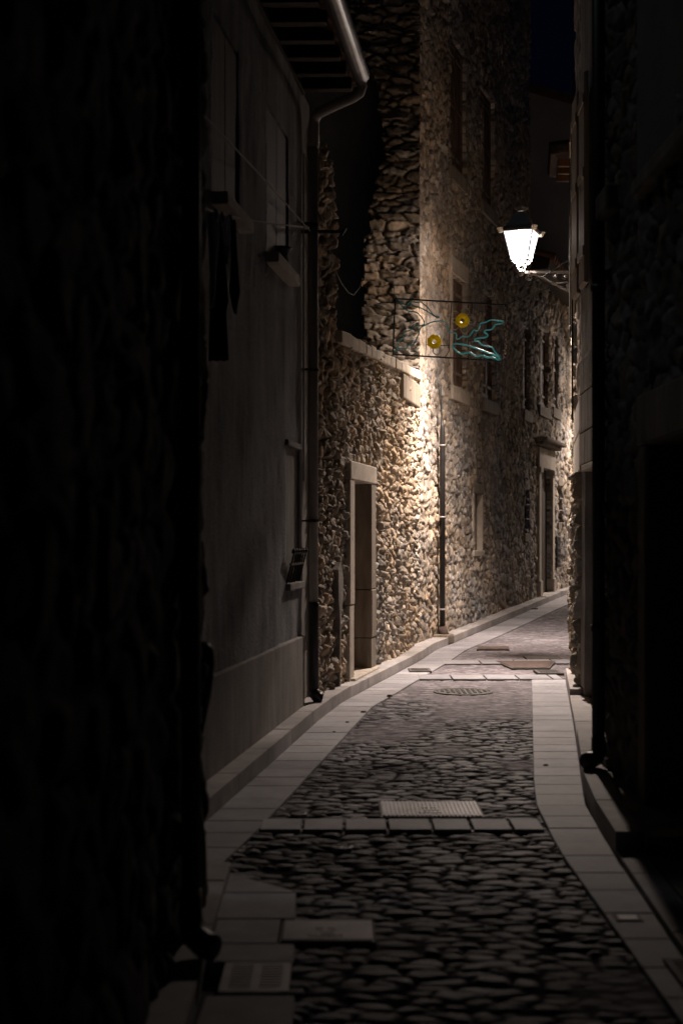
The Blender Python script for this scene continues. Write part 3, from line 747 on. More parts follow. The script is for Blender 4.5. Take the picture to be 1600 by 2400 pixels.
def shutters(name, W, r, parent, m='wood_brown', frame=True, leafm=None, slats=True, fw=.09):
    a, b, c, d = r
    mb = MB(); W.box(mb, a, b, c, d, -.26, -.2); wn = mb.build('window', 'glass', parent)
    if frame:
        mb = MB(); W.box(mb, a-fw, a, c-.02, d+.02, -.2, .05); W.box(mb, a-fw, b+fw, d+.02, d+.28, -.2, .055)
        mb.build('frame', 'dressed', wn, bevel=.012)
    mb = MB(); W.box(mb, a-fw-.02, b+fw+.02, c-.24, c-.02, -.2, .075); mb.build('sill', 'dressed' if frame else 'dressed_dark', wn, bevel=.012)
    mid = (a+b)/2
    for (u, v) in ((a+.01, mid-.006), (mid+.006, b-.01)):
        mb = MB(); W.box(mb, u, v, c+.01, d-.01, -.08, -.045)
        W.box(mb, u, u+.05, c+.01, d-.01, -.045, -.03); W.box(mb, v-.05, v, c+.01, d-.01, -.045, -.03)
        for q in (c+.01, (c+d)/2, d-.09): W.box(mb, u+.05, v-.05, q, q+.08, -.045, -.031)
        nb = 5
        for k_ in range(1, nb): 
            x_ = u+(v-u)*k_/nb; W.box(mb, x_-.004, x_+.004, c+.1, d-.1, -.045, -.038)
        sh = mb.build('shutter', m, wn, bevel=.004)
        mb = MB()
        for q in (c+.2, d-.25): W.box(mb, u+.03, u+.03+(v-u)*.7, q, q+.045, -.03, -.02)
        mb.build_each('hinge', leafm or 'wood_grey', sh)
    return wn
shutters('w', W3, A, th, 'wood_brown'); shutters('w', W3, B, th, 'wood_brown', frame=False)
shutters('w', W3, Cw, th, 'wood_brown', frame=False); shutters('w', W3, U1, th, 'wood_brown', frame=False); shutters('w', W3, U2, th, 'wood_brown', frame=False)
a, b, c, d = sm
mb = MB(); W3.box(mb, a+.03, b-.03, c, d, -.12, -.06); wn = mb.build('small_window', 'wood_grey', th)
mb = MB(); W3.box(mb, a-.1, b+.06, d, d+.17, -.2, .05); mb.build('lintel', 'dressed_dark', wn, bevel=.02)
mb = MB(); W3.box(mb, a-.12, a+.03, c, d, -.2, .04); W3.box(mb, b-.03, b+.05, c, d, -.2, .035); mb.build_each('frame', 'dressed', wn, bevel=.01)
mb = MB(); W3.box(mb, a-.12, b+.06, c-.1, c, -.2, .06); mb.build('sill', 'dressed', wn, bevel=.015)
mb = MB(); W3.box(mb, -.15, sE+.1, 13.4, 13.55, -6, .35); mb.build('roof', 'tile', th)
# conduit pipe on the corner
cp = thing('conduit_pipe', 'dark iron cable tube with pale clips, fixed where the low wall meets the tall house', 'pipe', W3.P(W3.sat(1018), .16, .12))
q = W3.sat(1019)
mb = MB(); mb.tube([W3.P(q, .27, .11), W3.P(q, 3.12, .11), W3.P(q, 3.2, .11), W3.P(q, 3.38, .10)], [.042, .042, .036, .006], 14); mb.build('tube', 'iron', cp, smooth=True)
mb = MB()
for z_ in (.55, 1.9, 2.95): mb.tube([W3.P(q, z_-.012, .11), W3.P(q, z_+.012, .11)], .046, 14)
mb.build_each('clip', 'steel', cp, smooth=True)
mb = MB(); mb.tube([W3.P(q, .30, .11), W3.P(q, .22, .12), W3.P(q, .16, .14)], [.058, .068, .075], 12); mb.build('shoe', 'rust', cp, smooth=True)
mb = MB(); W3.box(mb, q-.22, q+.14, .04, .19, -.02, .26); mb.build('base_stone', 'dressed_dark', cp, bevel=.03)
mb = MB()
for k_ in range(3):
    mb.tube([W3.P(q+.01*k_, 3.36, .1), W3.P(q-.05+.06*k_, 3.6, .085), W3.P(q-.12+.1*k_, 3.85, .07)], .006, 5)
mb.build_each('cable', 'cable', cp)
# weeds
random.seed(4)
for (pp, yy, n_, lab) in ((873, 880, 60, 'small green weed sprouting from the low wall below the coping'), (905, 985, 45, 'mossy tuft growing lower down, mid-way along the low wall')):
    a = W2.sat(pp); zc = W2.z(pp, yy); t = thing('wall_weed', lab, 'weed', W2.P(a, zc, .05))
    mb = MB()
    for i in range(n_):
        u = a+random.gauss(0, .07); v = zc+random.gauss(0, .10); o = .07+random.random()*.05; L_ = random.uniform(.02, .05)
        p0 = Vector(W2.P(u, v, o)); d_ = Vector((random.uniform(-1, 1), random.uniform(-1, 1), random.uniform(-1, .4))).normalized()*L_; e_ = Vector((d_.y, -d_.x, d_.z*.3))*.4
        bb = len(mb.v); mb.v += [tuple(p0), tuple(p0+d_*.5+e_), tuple(p0+d_), tuple(p0+d_*.5-e_)]; mb.f.append((bb, bb+1, bb+2, bb+3))
    mb.build('leaves', 'green', t)
    mb = MB()
    for i in range(5): mb.tube([W2.P(a, zc-.05, .05), W2.P(a+random.uniform(-.07, .07), zc+random.uniform(-.1, .1), .09)], .003, 4)
    mb.build('stems', 'green', t)

# ------------------------------------------------------------------ farther stone house with portal
fh = thing('far_stone_house', 'lower rubble house at the bend with a framed portal and slit windows', 'house', W3.P(W3.sat(1280), .4))
sF = W3.sY(42)
pd = (W3.sat(1260.5), W3.sat(1287.5), .38, W3.z(1274, 1096)); sl1 = win_rect(W3, 1226, 1234, 1148, 1250); sl2 = win_rect(W3, 1304, 1312, 1139, 1224)
sl1 = (sl1[0], sE-.02, sl1[2], sl1[3]) if False else sl1
hl = [pd, D, Ew, sl2]
rubble('wall', W3, sE, sF, .2, 7.15, fh, res=.026, sx=.2, sy=.15, depth=.045, seed=21, holes=hl, base=(.50, .44, .375), mortar=(.14, .12, .095), gap=(.0, .17), rim=.3, flat=.4)
mb = MB(); W3.box(mb, sE+.02, sF, 0, 7.1, -6, -.33); mb.build('rear_wall', 'plain_plaster', fh)
shutters('w', W3, D, fh, 'wood_brown', frame=False); shutters('w', W3, Ew, fh, 'wood_brown', frame=False)
a, b, c, d = pd
mb = MB(); W3.box(mb, a, b, c, d, -.14, -.08); dr = mb.build('door', 'wood_dark', fh)
mb = MB(); W3.box(mb, a+.03, (a+b)/2-.01, c, d-.5, -.08, -.06); W3.box(mb, (a+b)/2+.01, b-.03, c, d-.5, -.08, -.06); mb.build_each('leaf', 'wood_dark', dr, bevel=.005)
mb = MB(); x_, y_, z_ = W3.P(a+.15, c+1.35, -.05); mb.tube([(x_, y_, z_-.05), (x_, y_-.02, z_), (x_, y_, z_+.05)], .015, 8); mb.build('handle', 'steel', dr)
for (u, v) in ((a-.26, a), (b, b+.26)):
    mb = MB(); W3.box(mb, u, v, c-.1, d-.12, -.28, .07); W3.box(mb, u-.02, v+.01, c-.1, c+.33, -.28, .10); W3.box(mb, u-.03, v+.02, d-.14, d-.03, -.28, .11)
    mb.build('pilaster', 'dressed', fh, bevel=.012)
mb = MB(); W3.box(mb, a-.3, b+.3, d-.03, d+.38, -.28, .08); mb.build('lintel', 'dressed', fh, bevel=.015)
mb = MB(); W3.box(mb, a-.45, b+.5, d+.42, d+.50, -.1, .18); W3.box(mb, a-.55, b+.6, d+.50, d+.57, -.1, .28); mb.build_each('cornice', 'dressed_dark', fh, bevel=.015)
mb = MB(); W3.box(mb, a-.3, b+.3, .2, .40, -.28, .22); mb.build('step', 'dressed', fh, bevel=.02)
for i_, (r_, par) in enumerate(((sl1, th), (sl2, fh))):
    a, b, c, d = r_
    mb = MB(); W3.box(mb, a, b, c, d, -.02 if par is th else -.2, .05 if par is th else -.1); wn = mb.build('slit_window', 'glass', par)
    mb = MB(); W3.box(mb, a-.12, b+.05, d, d+.2, -.2, .055); mb.build('lintel', 'dressed_dark', wn, bevel=.01)
    mb = MB(); W3.box(mb, a-.12, b+.05, c-.16, c, -.2, .06); mb.build('sill', 'dressed_dark', wn, bevel=.01)
    mb = MB()
    for q_ in (.33, .66):
        W3.box(mb, a, b, c+(d-c)*q_-.01, c+(d-c)*q_+.01, .04, .062)
    mb.build_each('bar', 'steel', wn)
mbx = W3.sat(1295), W3.sat(1303)
mbx_t = thing('letter_box', 'dark slatted meter cabinet low on the wall right of the portal', 'cabinet', W3.P(mbx[0], .9, .03))
mbx_t.name = 'meter_cabinet'
mb = MB(); W3.box(mb, mbx[0], mbx[1], W3.z(1299, 1330), W3.z(1299, 1258), -.05, .09); mb.build('case', 'iron', mbx_t, bevel=.01)
mb = MB(); zz0, zz1 = W3.z(1299, 1330), W3.z(1299, 1258)
for i in range(5): W3.box(mb, mbx[0]+.04, mbx[1]-.04, zz0+.06+i*(zz1-zz0-.1)/5, zz0+.10+i*(zz1-zz0-.1)/5, .088, .102)
mb.build('slats', 'cast', mbx_t)
# roof and eave of the far house
mb = MB()
c = [W3.P(sE+.02, 6.95, -5), W3.P(sF, 6.95, -5), W3.P(sF, 6.95, .38), W3.P(sE+.02, 6.95, .38)]
top = [W3.P(sE+.02, 8.9, -5), W3.P(sF, 8.9, -5), W3.P(sF, 7.15, .42), W3.P(sE+.02, 7.15, .42)]
mb.quadbox(c+top); rf = mb.build('roof', 'wood_dark', fh)
mb = MB(); n_ = 42
for i in range(n_):
    s_ = sE+.12+i*.26; mb.tube([W3.P(s_, 7.17, .5), W3.P(s_, 8.9, -5)], [.1, .08], 7)
mb.build('roof_tiles', 'tile', rf, smooth=True)

# ------------------------------------------------------------------ pale house far beyond
ph = thing('pale_house', 'pale rendered house with a sloping roof, far behind the lamp', 'house', (6, 43, .4))
Yp = 43.5
pt = [px(1150, 205, Yp), px(1240, 216, Yp), px(1322, 240, Yp), px(1560, 300, Yp)]
mb = MB(); poly = [(pt[0].x, pt[0].z), (pt[1].x, pt[1].z), (pt[2].x, pt[2].z), (pt[3].x, pt[3].z), (pt[3].x, .3), (pt[0].x, .3)]
n = len(poly); mb.v += [(x, Yp, z) for x, z in poly]+[(x, Yp+7, z) for x, z in poly]
mb.f.append(tuple(range(n))); mb.f.append(tuple(range(2*n-1, n-1, -1)))
for i in range(n): mb.f.append((i, (i+1) % n, n+(i+1) % n, n+i))
mb.build('wall', 'pale_plaster', ph)
mb = MB()
for k_ in range(len(pt)-1):
    a_, b_ = pt[k_], pt[k_+1]
    mb.quadbox([(a_.x, Yp-.35, a_.z), (b_.x, Yp-.35, b_.z), (b_.x, Yp+7, b_.z), (a_.x, Yp+7, a_.z), (a_.x, Yp-.35, a_.z+.18), (b_.x, Yp-.35, b_.z+.18), (b_.x, Yp+7, b_.z+.18), (a_.x, Yp+7, a_.z+.18)])
mb.build('roof', 'tile', ph)

# ------------------------------------------------------------------ right hand house with the lamp
Ra = Wall(2.305, 12.8, 0.05, -1); Rb = Wall(2.40, 14.1, 0.135, -1); R2 = Wall(2.69, 16.2, 0.165, -1)
rh = thing('lamp_house', 'plastered stone house on the right that carries the street lamp', 'house', Rb.P(.5, .05))
aE = Ra.sY(14.1); bE = Rb.sY(16.2); cE = R2.sY(21.0)
dA, dB = .18, .98
plaster_sheet('wall', Ra, 0, aE, 0.0, 11.0, [(dA, dB, 0, 2.24)], rh, 'plinth', res=.035, amp=.008, seed=60, rim=.3)
MB().prism([(2.34, 12.81), (2.66, 14.1), (2.92, 16.2), (3.82, 20.98), (8, 20.98), (8, 12.81)], 0, 10.9).build('rear_wall', 'plain_plaster', rh)
mb = MB(); Ra.box(mb, dA, dB, .05, 2.24, -.13, -.08); dd = mb.build('door', 'wood_grey', rh)
mb = MB(); Ra.box(mb, dA+.06, dA+.13, 1.26, 1.28, -.08, .0); mb.build('handle', 'steel', dd)
mb = MB(); Ra.box(mb, dA-.06, dB+.04, 2.24, 2.30, -.13, .03); mb.build('lintel', 'dressed', rh, bevel=.008)
for (z0, z1, ds) in ((2.31, 2.62, .1), (2.625, 3.0, .35), (3.005, 3.35, .2)):
    mb = MB(); u = 0
    for q in (ds+.25, ds+.75, aE):
        Ra.box(mb, u+.004, q-.004, z0, z1-.006, -.1, .018); u = q
    mb.build_each('ashlar', 'dressed_dark', rh, bevel=.008)
rubble('rough_base', Rb, -.02, bE+.02, .0, 2.25, rh, res=.018, sx=.25, sy=.2, depth=.07, seed=33, base=(.36, .29, .21), mortar=(.17, .14, .10), gap=(.02, .2), rim=.25)
mb = MB(); Rb.box(mb, -.02, bE+.03, 2.26, 2.66, -.3, .045); Rb.box(mb, -.02, bE+.03, 2.67, 3.02, -.3, .04); mb.build_each('quoin', 'dressed', rh, bevel=.02)
rubble('upper_quoins', Rb, -.02, bE+.02, 3.03, 11, rh, res=.025, sx=.28, sy=.22, depth=.022, seed=35, base=(.42, .36, .28), mortar=(.2, .17, .13), rim=.25)
rubble('lower_wall', R2, 0, cE, 0, 4.1, rh, res=.025, sx=.25, sy=.2, depth=.06, seed=37, base=(.40, .34, .26), mortar=(.2, .17, .13), rim=.3)
plaster_sheet('upper_wall', R2, 0, cE, 4.1, 11.0, [(2.6, 3.4, 4.3, 6.9)], rh, 'plinth', res=.04, amp=.02, seed=62, rim=.3)
def leaf(W, sa, sb, z0, z1, o0, o1, parent, m):
    mb = MB(); W.box(mb, sa, sb, z0, z1, o0, o1)
    n_ = max(2, int(abs(sb-sa)/.12))
    for k_ in range(n_):
        x_ = sa+(sb-sa)*k_/n_; W.box(mb, x_+.006, x_+(sb-sa)/n_-.006, z0+.01, z1-.01, o1-.002, o1+.012)
    for q_ in (z0+.25, (z0+z1)/2, z1-.3): W.box(mb, sa, sb, q_, q_+.09, o1+.012, o1+.026)
    return mb.build('shutter', m, parent, bevel=.004)
mb = MB(); R2.box(mb, 2.6, 3.4, 4.3, 6.9, -.2, -.15); wn = mb.build('window', 'glass', rh)
mb = MB(); R2.box(mb, 2.55, 3.45, 4.2, 4.3, -.1, .07); mb.build('sill', 'dressed_dark', wn, bevel=.01)
leaf(R2, 1.8, 2.57, 4.25, 6.9, .05, .08, wn, 'shutter_pale'); leaf(R2, 3.43, 4.2, 4.25, 6.9, .05, .08, wn, 'shutter_pale')
mb = MB(); Ra.box(mb, .72, .86, 4.0, 5.85, -.02, .012); w2_ = mb.build('window', 'glass', rh)
leaf(Ra, .28, .70, 3.95, 5.9, .05, .08, w2_, 'shutter_pale'); leaf(Ra, .88, 1.28, 3.95, 5.9, .05, .08, w2_, 'shutter_pale')
mb = MB(); mb.tube([Rb.P(1.6, 7.1, .07), Rb.P(1.6, 2.9, .07)], .012, 6); mb.tube([R2.P(3.0, 6.9, .10), R2.P(1.3, 5.0, .10), R2.P(.4, 3.9, .09)], .009, 6)
mb.build_each('cable', 'cable', rh)
# house beyond the bend on the right, with the little tiled eave
bh = thing('eaved_house', 'house beyond the lamp on the right showing only its small tiled eave', 'house', (6, 26, .3))
mb = MB(); mb.prism([(4.35, 23.2), (5.9, 27.2), (9.5, 38), (16, 38), (16, 22)], .1, 8.6); mb.build('wall', 'plain_plaster', bh)
za = EYE+(HZ-390)/F*25
c = [(3.62, 24.6, za+.10), (3.85, 26.4, za+.16), (6, 26.6, za-.2+.5), (6, 24.0, za-.2+.5)]
mb = MB(); mb.quadbox(c+[(x, y, z+.06) for x, y, z in c]); rf = mb.build('roof', 'wood_brown', bh)
mb = MB()
for i in range(6):
    t_ = i/5; y_ = 24.6+1.8*t_; x_ = 3.60+.23*t_
    mb.tube([(x_, y_, za+.22+.06*t_), (6, y_, za+.55)], [.10, .09], 8)
mb.build('roof_tiles', 'wood_dark', rf, smooth=True)
for i in range(3):
    t_ = (i+.5)/3; y_ = 24.6+1.8*t_; x_ = 3.75+.23*t_
    mb = MB(); mb.box(x_, 5.4, y_-.05, y_+.05, za-.04+.06*t_, za+.09+.06*t_); mb.build('rafter', 'wood_orange', bh, bevel=.005)

# ------------------------------------------------------------------ street lamps
def street_lamp(X, Y, zb, wallx, label):
    t = thing('street_lamp', label, 'street lamp', (X, Y, zb), 'wall lanterns along the alley')
    rot = math.radians(-20)
    hb, ht, hgt = .115, .20, .39          # half widths of the glass, height
    def sq(h, z, r=rot): return [(X+h*math.sqrt(2)*math.cos(r+math.pi/4+k*math.pi/2), Y+h*math.sqrt(2)*math.sin(r+math.pi/4+k*math.pi/2), zb+z) for k in range(4)]
    lo, hi = sq(hb, 0), sq(ht, hgt)
    for k in range(4):
        b = MB(); j = (k+1) % 4; b.v = [lo[k], lo[j], hi[j], hi[k]]; b.f = [(0, 1, 2, 3)]; b.build('pane', 'pane', t)
    b = MB()
    for k in range(4):
        b.tube([lo[k], hi[k]], .010, 6); b.tube([lo[k], lo[(k+1) % 4]], .011, 6); b.tube([hi[k], hi[(k+1) % 4]], .015, 6)
    b.build('frame', 'iron_lamp', t)
    b = MB()
    prof = [(ht+.018, hgt), (ht+.022, hgt+.03), (ht*.82, hgt+.07), (ht*.62, hgt+.15), (ht*.45, hgt+.22), (ht*.28, hgt+.27)]
    rings = [sq(h, z) for h, z in prof]; b.v = [p_ for r_ in rings for p_ in r_]
    for i in range(len(rings)-1):
        for k in range(4): b.f.append((i*4+k, i*4+(k+1) % 4, i*4+4+(k+1) % 4, i*4+4+k))
    b.f.append(tuple(range(4*len(rings)-4, 4*len(rings)))); b.build('hood', 'iron', t)
    b = MB(); b.lathe([(.045, .26), (.045, .31), (.09, .335), (.095, .36), (.02, .375)], (X, Y, zb+hgt-.03+.03-.02), 14); b.build('chimney_cap', 'iron_lamp', t, smooth=True)
    b = MB()
    for k in range(4):
        cx, cy, cz = sq(ht+.035, hgt)[k]
        v = Vector((cx-X, cy-Y, 0)).normalized(); u = Vector((-v.y, v.x, 0))
        P0 = Vector((cx, cy, cz))
        b.quadbox([P0-v*.03-u*.022+Vector((0, 0, -.03)), P0+v*.0-u*.022+Vector((0, 0, -.035)), P0+v*.0+u*.022+Vector((0, 0, -.035)), P0-v*.03+u*.022+Vector((0, 0, -.03)),
                   P0-v*.03-u*.03+Vector((0, 0, .03)), P0+v*.035-u*.03+Vector((0, 0, .03)), P0+v*.035+u*.03+Vector((0, 0, .03)), P0-v*.03+u*.03+Vector((0, 0, .03))])
    b.build_each('corner_ear', 'dressed', t)
    b = MB()
    l2 = sq(hb*.62, -.045)
    for k in range(4):
        b.tube([lo[k], l2[k]], .010, 6); b.tube([l2[k], l2[(k+1) % 4]], .010, 6)
        b.tube([l2[k], tuple(Vector(l2[k])*.75+Vector((X, Y, zb-.10))*.25), (X+(l2[k][0]-X)*.5, Y+(l2[k][1]-Y)*.5, zb-.12), (X, Y, zb-.135)], .012, 6)
    b.lathe([(.018, -.20), (.035, -.185), (.035, -.16), (.05, -.145), (.03, -.125), (.015, -.11)], (X, Y, zb), 12)
    b.build('cradle', 'iron_lamp', t, smooth=True)
    b = MB(); az = math.radians(2.5); cx, cy = X+.12*math.sin(az), Y+.12*math.cos(az)  # added plate that blocks the beam to darken the tall house wall
    b.box(cx-.045, cx+.045, cy-.004, cy+.004, zb+.10, zb+hgt); b.box(cx-.012, cx+.012, Y, cy, zb+hgt-.02, zb+hgt-.008)
    b.build('shade_plate', 'iron_lamp', t)
    # bracket
    zA = zb-.145
    b = MB(); b.box(X-.0, wallx, Y-.018, Y+.018, zA-.02, zA+.012)
    L_ = wallx-X
    def vol(cx, cz, r0, turns, sgn=1, ph0=0.0, th_=.009):
        pts = []
        for i in range(int(18*turns)+1):
            a = ph0+sgn*i/18*2*math.pi; r = r0*(1-.75*i/(18*turns)); pts.append((cx+r*math.cos(a), Y, cz+r*math.sin(a)))
        b.tube(pts, th_, 6)
    vol(X+.11, zA-.075, .045, 1.6, 1, math.pi/2); vol(X+L_*.60, zA-.055, .035, 1.5, -1, math.pi/2); vol(X+L_*.78, zA-.065, .042, 1.5, -1, math.pi/2); vol(X+L_*.93, zA-.085, .055, 1.5, -1, math.pi/2)
    b.tube([(X+.11, Y, zA-.03), (X+.2, Y, zA-.035), (X+.32, Y, zA-.09), (X+.46, Y, zA-.17), (X+.58, Y, zA-.235), (wallx, Y, zA-.26)], .017, 8)
    b.tube([(X+L_*.55, Y, zA-.16), (X+L_*.68, Y, zA-.15), (X+L_*.82, Y, zA-.14), (wallx, Y, zA-.19)], .012, 6)
    for (fx, fz) in ((.62, .055), (.79, .065), (.93, .085), (.88, .17)): b.lathe([(.003, -.018), (.018, -.012), (.018, .012), (.003, .018)], (X+L_*fx, Y-.012, zA-fz), 10)
    b.box(wallx-.02, wallx+.02, Y-.05, Y+.05, zA-.34, zA+.06)
    b.box(wallx-.14, wallx, Y-.008, Y+.008, zA-.27, zA-.16)
    b.build('bracket', 'iron_lamp', t)
    # bulb
    b = MB(); b.lathe([(.004, -.05), (.022, -.03), (.028, 0), (.02, .04), (.012, .07)], (X, Y, zb+.24), 12); b.build('bulb', 'pane', t, smooth=True)
    for nm, typ in (('lamp_beam', 'SPOT'), ('lamp_glow', 'POINT')):
        l = bpy.data.lights.new(nm, typ); l.color = LCOL
        l.energy = LAMP_SPOT if typ == 'SPOT' else LAMP_POINT; l.shadow_soft_size = .035
        if typ == 'SPOT': l.spot_size = math.radians(158); l.spot_blend = 1.0
        o = bpy.data.objects.new(nm, l); COL.objects.link(o); o.location = (0, 0, .17 if typ == 'SPOT' else .335); o.parent = t
    l = bpy.data.lights.new('lamp_floor_beam', 'SPOT'); l.color = LCOL; l.energy = LAMP_FLOOR; l.shadow_soft_size = .05
    l.spot_size = math.radians(112); l.spot_blend = 1.0
    o = bpy.data.objects.new('lamp_floor_beam', l); COL.objects.link(o); o.location = (0, 0, .10); o.parent = t
    # extra spot in the lantern, added to brighten the paving down the alley
    l = bpy.data.lights.new('lamp_street_beam', 'SPOT'); l.color = LCOL; l.energy = LAMP_STREET; l.shadow_soft_size = .10
    l.spot_size = math.radians(62); l.spot_blend = 1.0
    o = bpy.data.objects.new('lamp_street_beam', l); COL.objects.link(o); o.location = (0, -.02, .16)
    o.rotation_euler = Vector((-.13, -.92, -1)).to_track_quat('-Z', 'Y').to_euler(); o.parent = t
    return t
lampX, lampY, lampZ = 2.42, 19.2, EYE+(HZ-612)/F*19.2
L1 = street_lamp(lampX, lampY, lampZ, 3.17, 'lit wall lantern on a scrolled iron bracket, the bright one in view')
L2 = L1.copy(); COL.objects.link(L2); L2.location = (7.3, 34.0, 5.2)
L2['label'] = 'second wall lantern beyond the bend, hidden behind the lamp house'
for ch in list(L1.children):
    if ch.name.startswith(('lamp_street_beam', 'lamp_floor_beam')): continue
    c = ch.copy()
    if c.type == 'LIGHT': c.data = ch.data.copy(); c.data.energy *= LAMP2
    COL.objects.link(c); c.parent = L2

# ------------------------------------------------------------------ hanging Christmas frame
YD = 16.0
fd = thing('hanging_decoration', 'unlit festive frame with teal holly leaf outlines and yellow berries, strung across the alley', 'decoration', px(1050, 775, YD))
D_ = lambda x, y, dy=0: tuple(px(900+x/5.227, 680+y/5.227, YD)+Vector((0, dy, 0)))
b = MB()
for seg_, r_ in (([(135, 103), (800, 140), (1490, 182)], .011), ([(108, 785), (800, 828), (1445, 872)], .010), ([(135, 103), (120, 450), (108, 785)], .010),
                 ([(1490, 182), (1470, 520), (1445, 872)], .006), ([(520, 122), (518, 560), (505, 810)], .004), ([(825, 142), (800, 520), (795, 740), (745, 825)], .005),
                 ([(1075, 155), (1068, 290)], .009), ([(520, 668), (800, 680)], .004), ([(1028, 168), (1030, 860)], .004), ([(860, 360), (1080, 372)], .004)):
    b.tube([D_(x, y, .012) for x, y in seg_], r_, 6)
b.build('frame', 'iron', fd)
leaves = [
 [(150, 120), (215, 190), (272, 245), (300, 262), (390, 268), (430, 300), (470, 350), (490, 395), (495, 420), (440, 440), (350, 440), (320, 495), (235, 512), (232, 560), (240, 590), (160, 635), (175, 680), (115, 775), (205, 705), (265, 728), (300, 665), (350, 690), (410, 570), (440, 460), (510, 425), (590, 385), (750, 375), (770, 470), (800, 522), (885, 525), (880, 605), (915, 600), (960, 560), (1020, 575), (1050, 560)],
 [(155, 120), (270, 185), (300, 180), (420, 205), (530, 262), (620, 325), (680, 325), (660, 345), (600, 305), (565, 255), (530, 210), (480, 170), (450, 140), (400, 155), (330, 135), (270, 185)],
 [(1050, 560), (1095, 480), (1130, 510), (1155, 480), (1175, 405), (1240, 395), (1310, 360), (1380, 378), (1455, 383), (1450, 410), (1350, 420), (1325, 485), (1235, 490), (1215, 515), (1270, 545), (1255, 578), (1110, 595), (1100, 625), (1160, 630), (1195, 680), (1320, 695), (1350, 750), (1430, 840)],
 [(840, 665), (880, 655), (960, 665), (1060, 692), (1160, 725), (1260, 765), (1340, 790), (1430, 835), (1390, 860), (1350, 825), (1260, 828), (1190, 795), (1130, 820), (1050, 765), (1000, 770), (960, 785), (900, 765), (850, 715), (835, 680), (840, 665)],
]
def smooth_path(pts, n=3):
    out = []
    for i in range(len(pts)-1):
        a, b_ = pts[i], pts[i+1]
        for k in range(n): out.append((a[0]+(b_[0]-a[0])*k/n, a[1]+(b_[1]-a[1])*k/n))
    out.append(pts[-1])
    for _ in range(1): out = [out[0]]+[((out[i-1][0]+2*out[i][0]+out[i+1][0])/4, (out[i-1][1]+2*out[i][1]+out[i+1][1])/4) for i in range(1, len(out)-1)]+[out[-1]]
    return out
for lf, r_ in zip(leaves, (.0070, .0065, .0080, .0100)):
    b = MB(); b.tube([D_(x, y, -.006) for x, y in smooth_path(lf)], r_, 7); b.build('leaf_outline', 'rope_teal', fd, smooth=True)
for (cx, cy, hole) in ((955, 372, True), (612, 632, False)):
    c0 = Vector(D_(cx, cy)); R_ = .082
    b = MB(); nseg = 28; rings = ((.022, .0), (.03, .022), (.055, .034), (.075, .02), (R_, 0), (.075, -.02), (.055, -.034), (.03, -.022))
    for k in range(nseg):
        a = 2*math.pi*k/nseg; ru = 1+.05*math.cos(7*a)
        for rr, dy in rings: b.v.append((c0.x+rr*ru*math.cos(a), c0.y+dy, c0.z+rr*ru*math.sin(a)))
    m_ = len(rings)
    for k in range(nseg):
        for i in range(m_): b.f.append((k*m_+i, k*m_+(i+1) % m_, ((k+1) % nseg)*m_+(i+1) % m_, ((k+1) % nseg)*m_+i))
    be = b.build('berry', 'bauble', fd, smooth=True)
    b = MB()
    for k in range(5):
        a0 = k*1.25
        if not hole and k < 4: continue
        cc = (c0.x+.105*math.cos(a0), c0.y, c0.z+.105*math.sin(a0))
        b.tube([(cc[0]+.045*math.cos(2*math.pi*i/10), cc[1], cc[2]+.045*math.sin(2*math.pi*i/10)) for i in range(10)], .007, 6, closed=True)
    if hole or True: b.build('clear_petal', 'clear_tube', be, smooth=True)
b = MB(); rr_ = random.Random(3)
for i in range(26):
    x_ = 1450+rr_.uniform(0, 60); y_ = 190+i*26
    pp_ = Vector(D_(x_, y_)); b.box(pp_.x-.006, pp_.x+.006, pp_.y-.006, pp_.y+.006, pp_.z-.008, pp_.z+.008)
b.build_each('bead_light', 'clear_tube', fd)
b = MB(); b.tube([D_(135, 103), tuple(px(918, 640, 16.6)), tuple(px(905, 560, 18.0)), tuple(px(905, 540, 20.3))], .004, 5)
b.tube([D_(1490, 182), tuple(px(1240, 690, 16.3)), R2.P(R2.sY(17), px(0, 640, 16.6).z, 0)], .004, 5)
b.tube([D_(108, 785), tuple(px(905, 815, 17.5)), tuple(px(880, 820, 20.3))], .003, 5)
b.build_each('suspension_wire', 'cable', fd)
b = MB(); b.tube([px(1212, 671, 17.2), px(1270, 650, 17.3), px(1320, 618, 17.5), px(1347, 600, 17.9)], .008, 6)
tag(b.build('overhead_wire', 'cable', origin=px(1280, 650, 17.3)), 'black wire slanting up to the right across the lamp bracket', 'cable')
b = MB(); b.tube([px(778, 620, 17.0), px(800, 665, 17.4), px(815, 685, 17.8), px(828, 692, 18.2), px(842, 675, 19.2), px(853, 640, 20.35)], .008, 6)
tag(b.build('slack_cable', 'cable', origin=px(815, 680, 18)), 'slack cable looping across the dark gap above the low wall', 'cable')

# ------------------------------------------------------------------ laundry and its line
rk = thing('clothesline_bracket', 'black iron clothesline bar sticking out by the drainpipe', 'bracket', H1.P(H1.sat(715), 4.4, .1))
b = MB(); b.tube([px(692, 543, 12.75), px(805, 544, 12.75)], .017, 8); b.tube([px(800, 551, 12.75), px(810, 535, 12.75)], .012, 6); b.build('bar', 'iron', rk)
b = MB(); b.tube([px(728, 536, 12.75), px(728, 552, 12.75)], .02, 8); b.build('hook', 'iron', rk)
b = MB(); b.tube([px(728, 543, 12.75), px(610, 410, 10.2), px(470, 262, 7.2)], .0055, 6)
tag(b.build('upper_clothesline', 'rope', origin=px(610, 410, 10.2)), 'upper pale cord running steeply from the bracket to the left', 'clothesline')
b = MB(); b.tube([px(724, 534, 12.75), px(620, 521, 10.5), px(540, 508, 8.8), px(468, 484, 7.2)], .0055, 6)
tag(b.build('lower_clothesline', 'rope', origin=px(610, 520, 10.2)), 'lower pale cord the washing hangs from', 'clothesline')
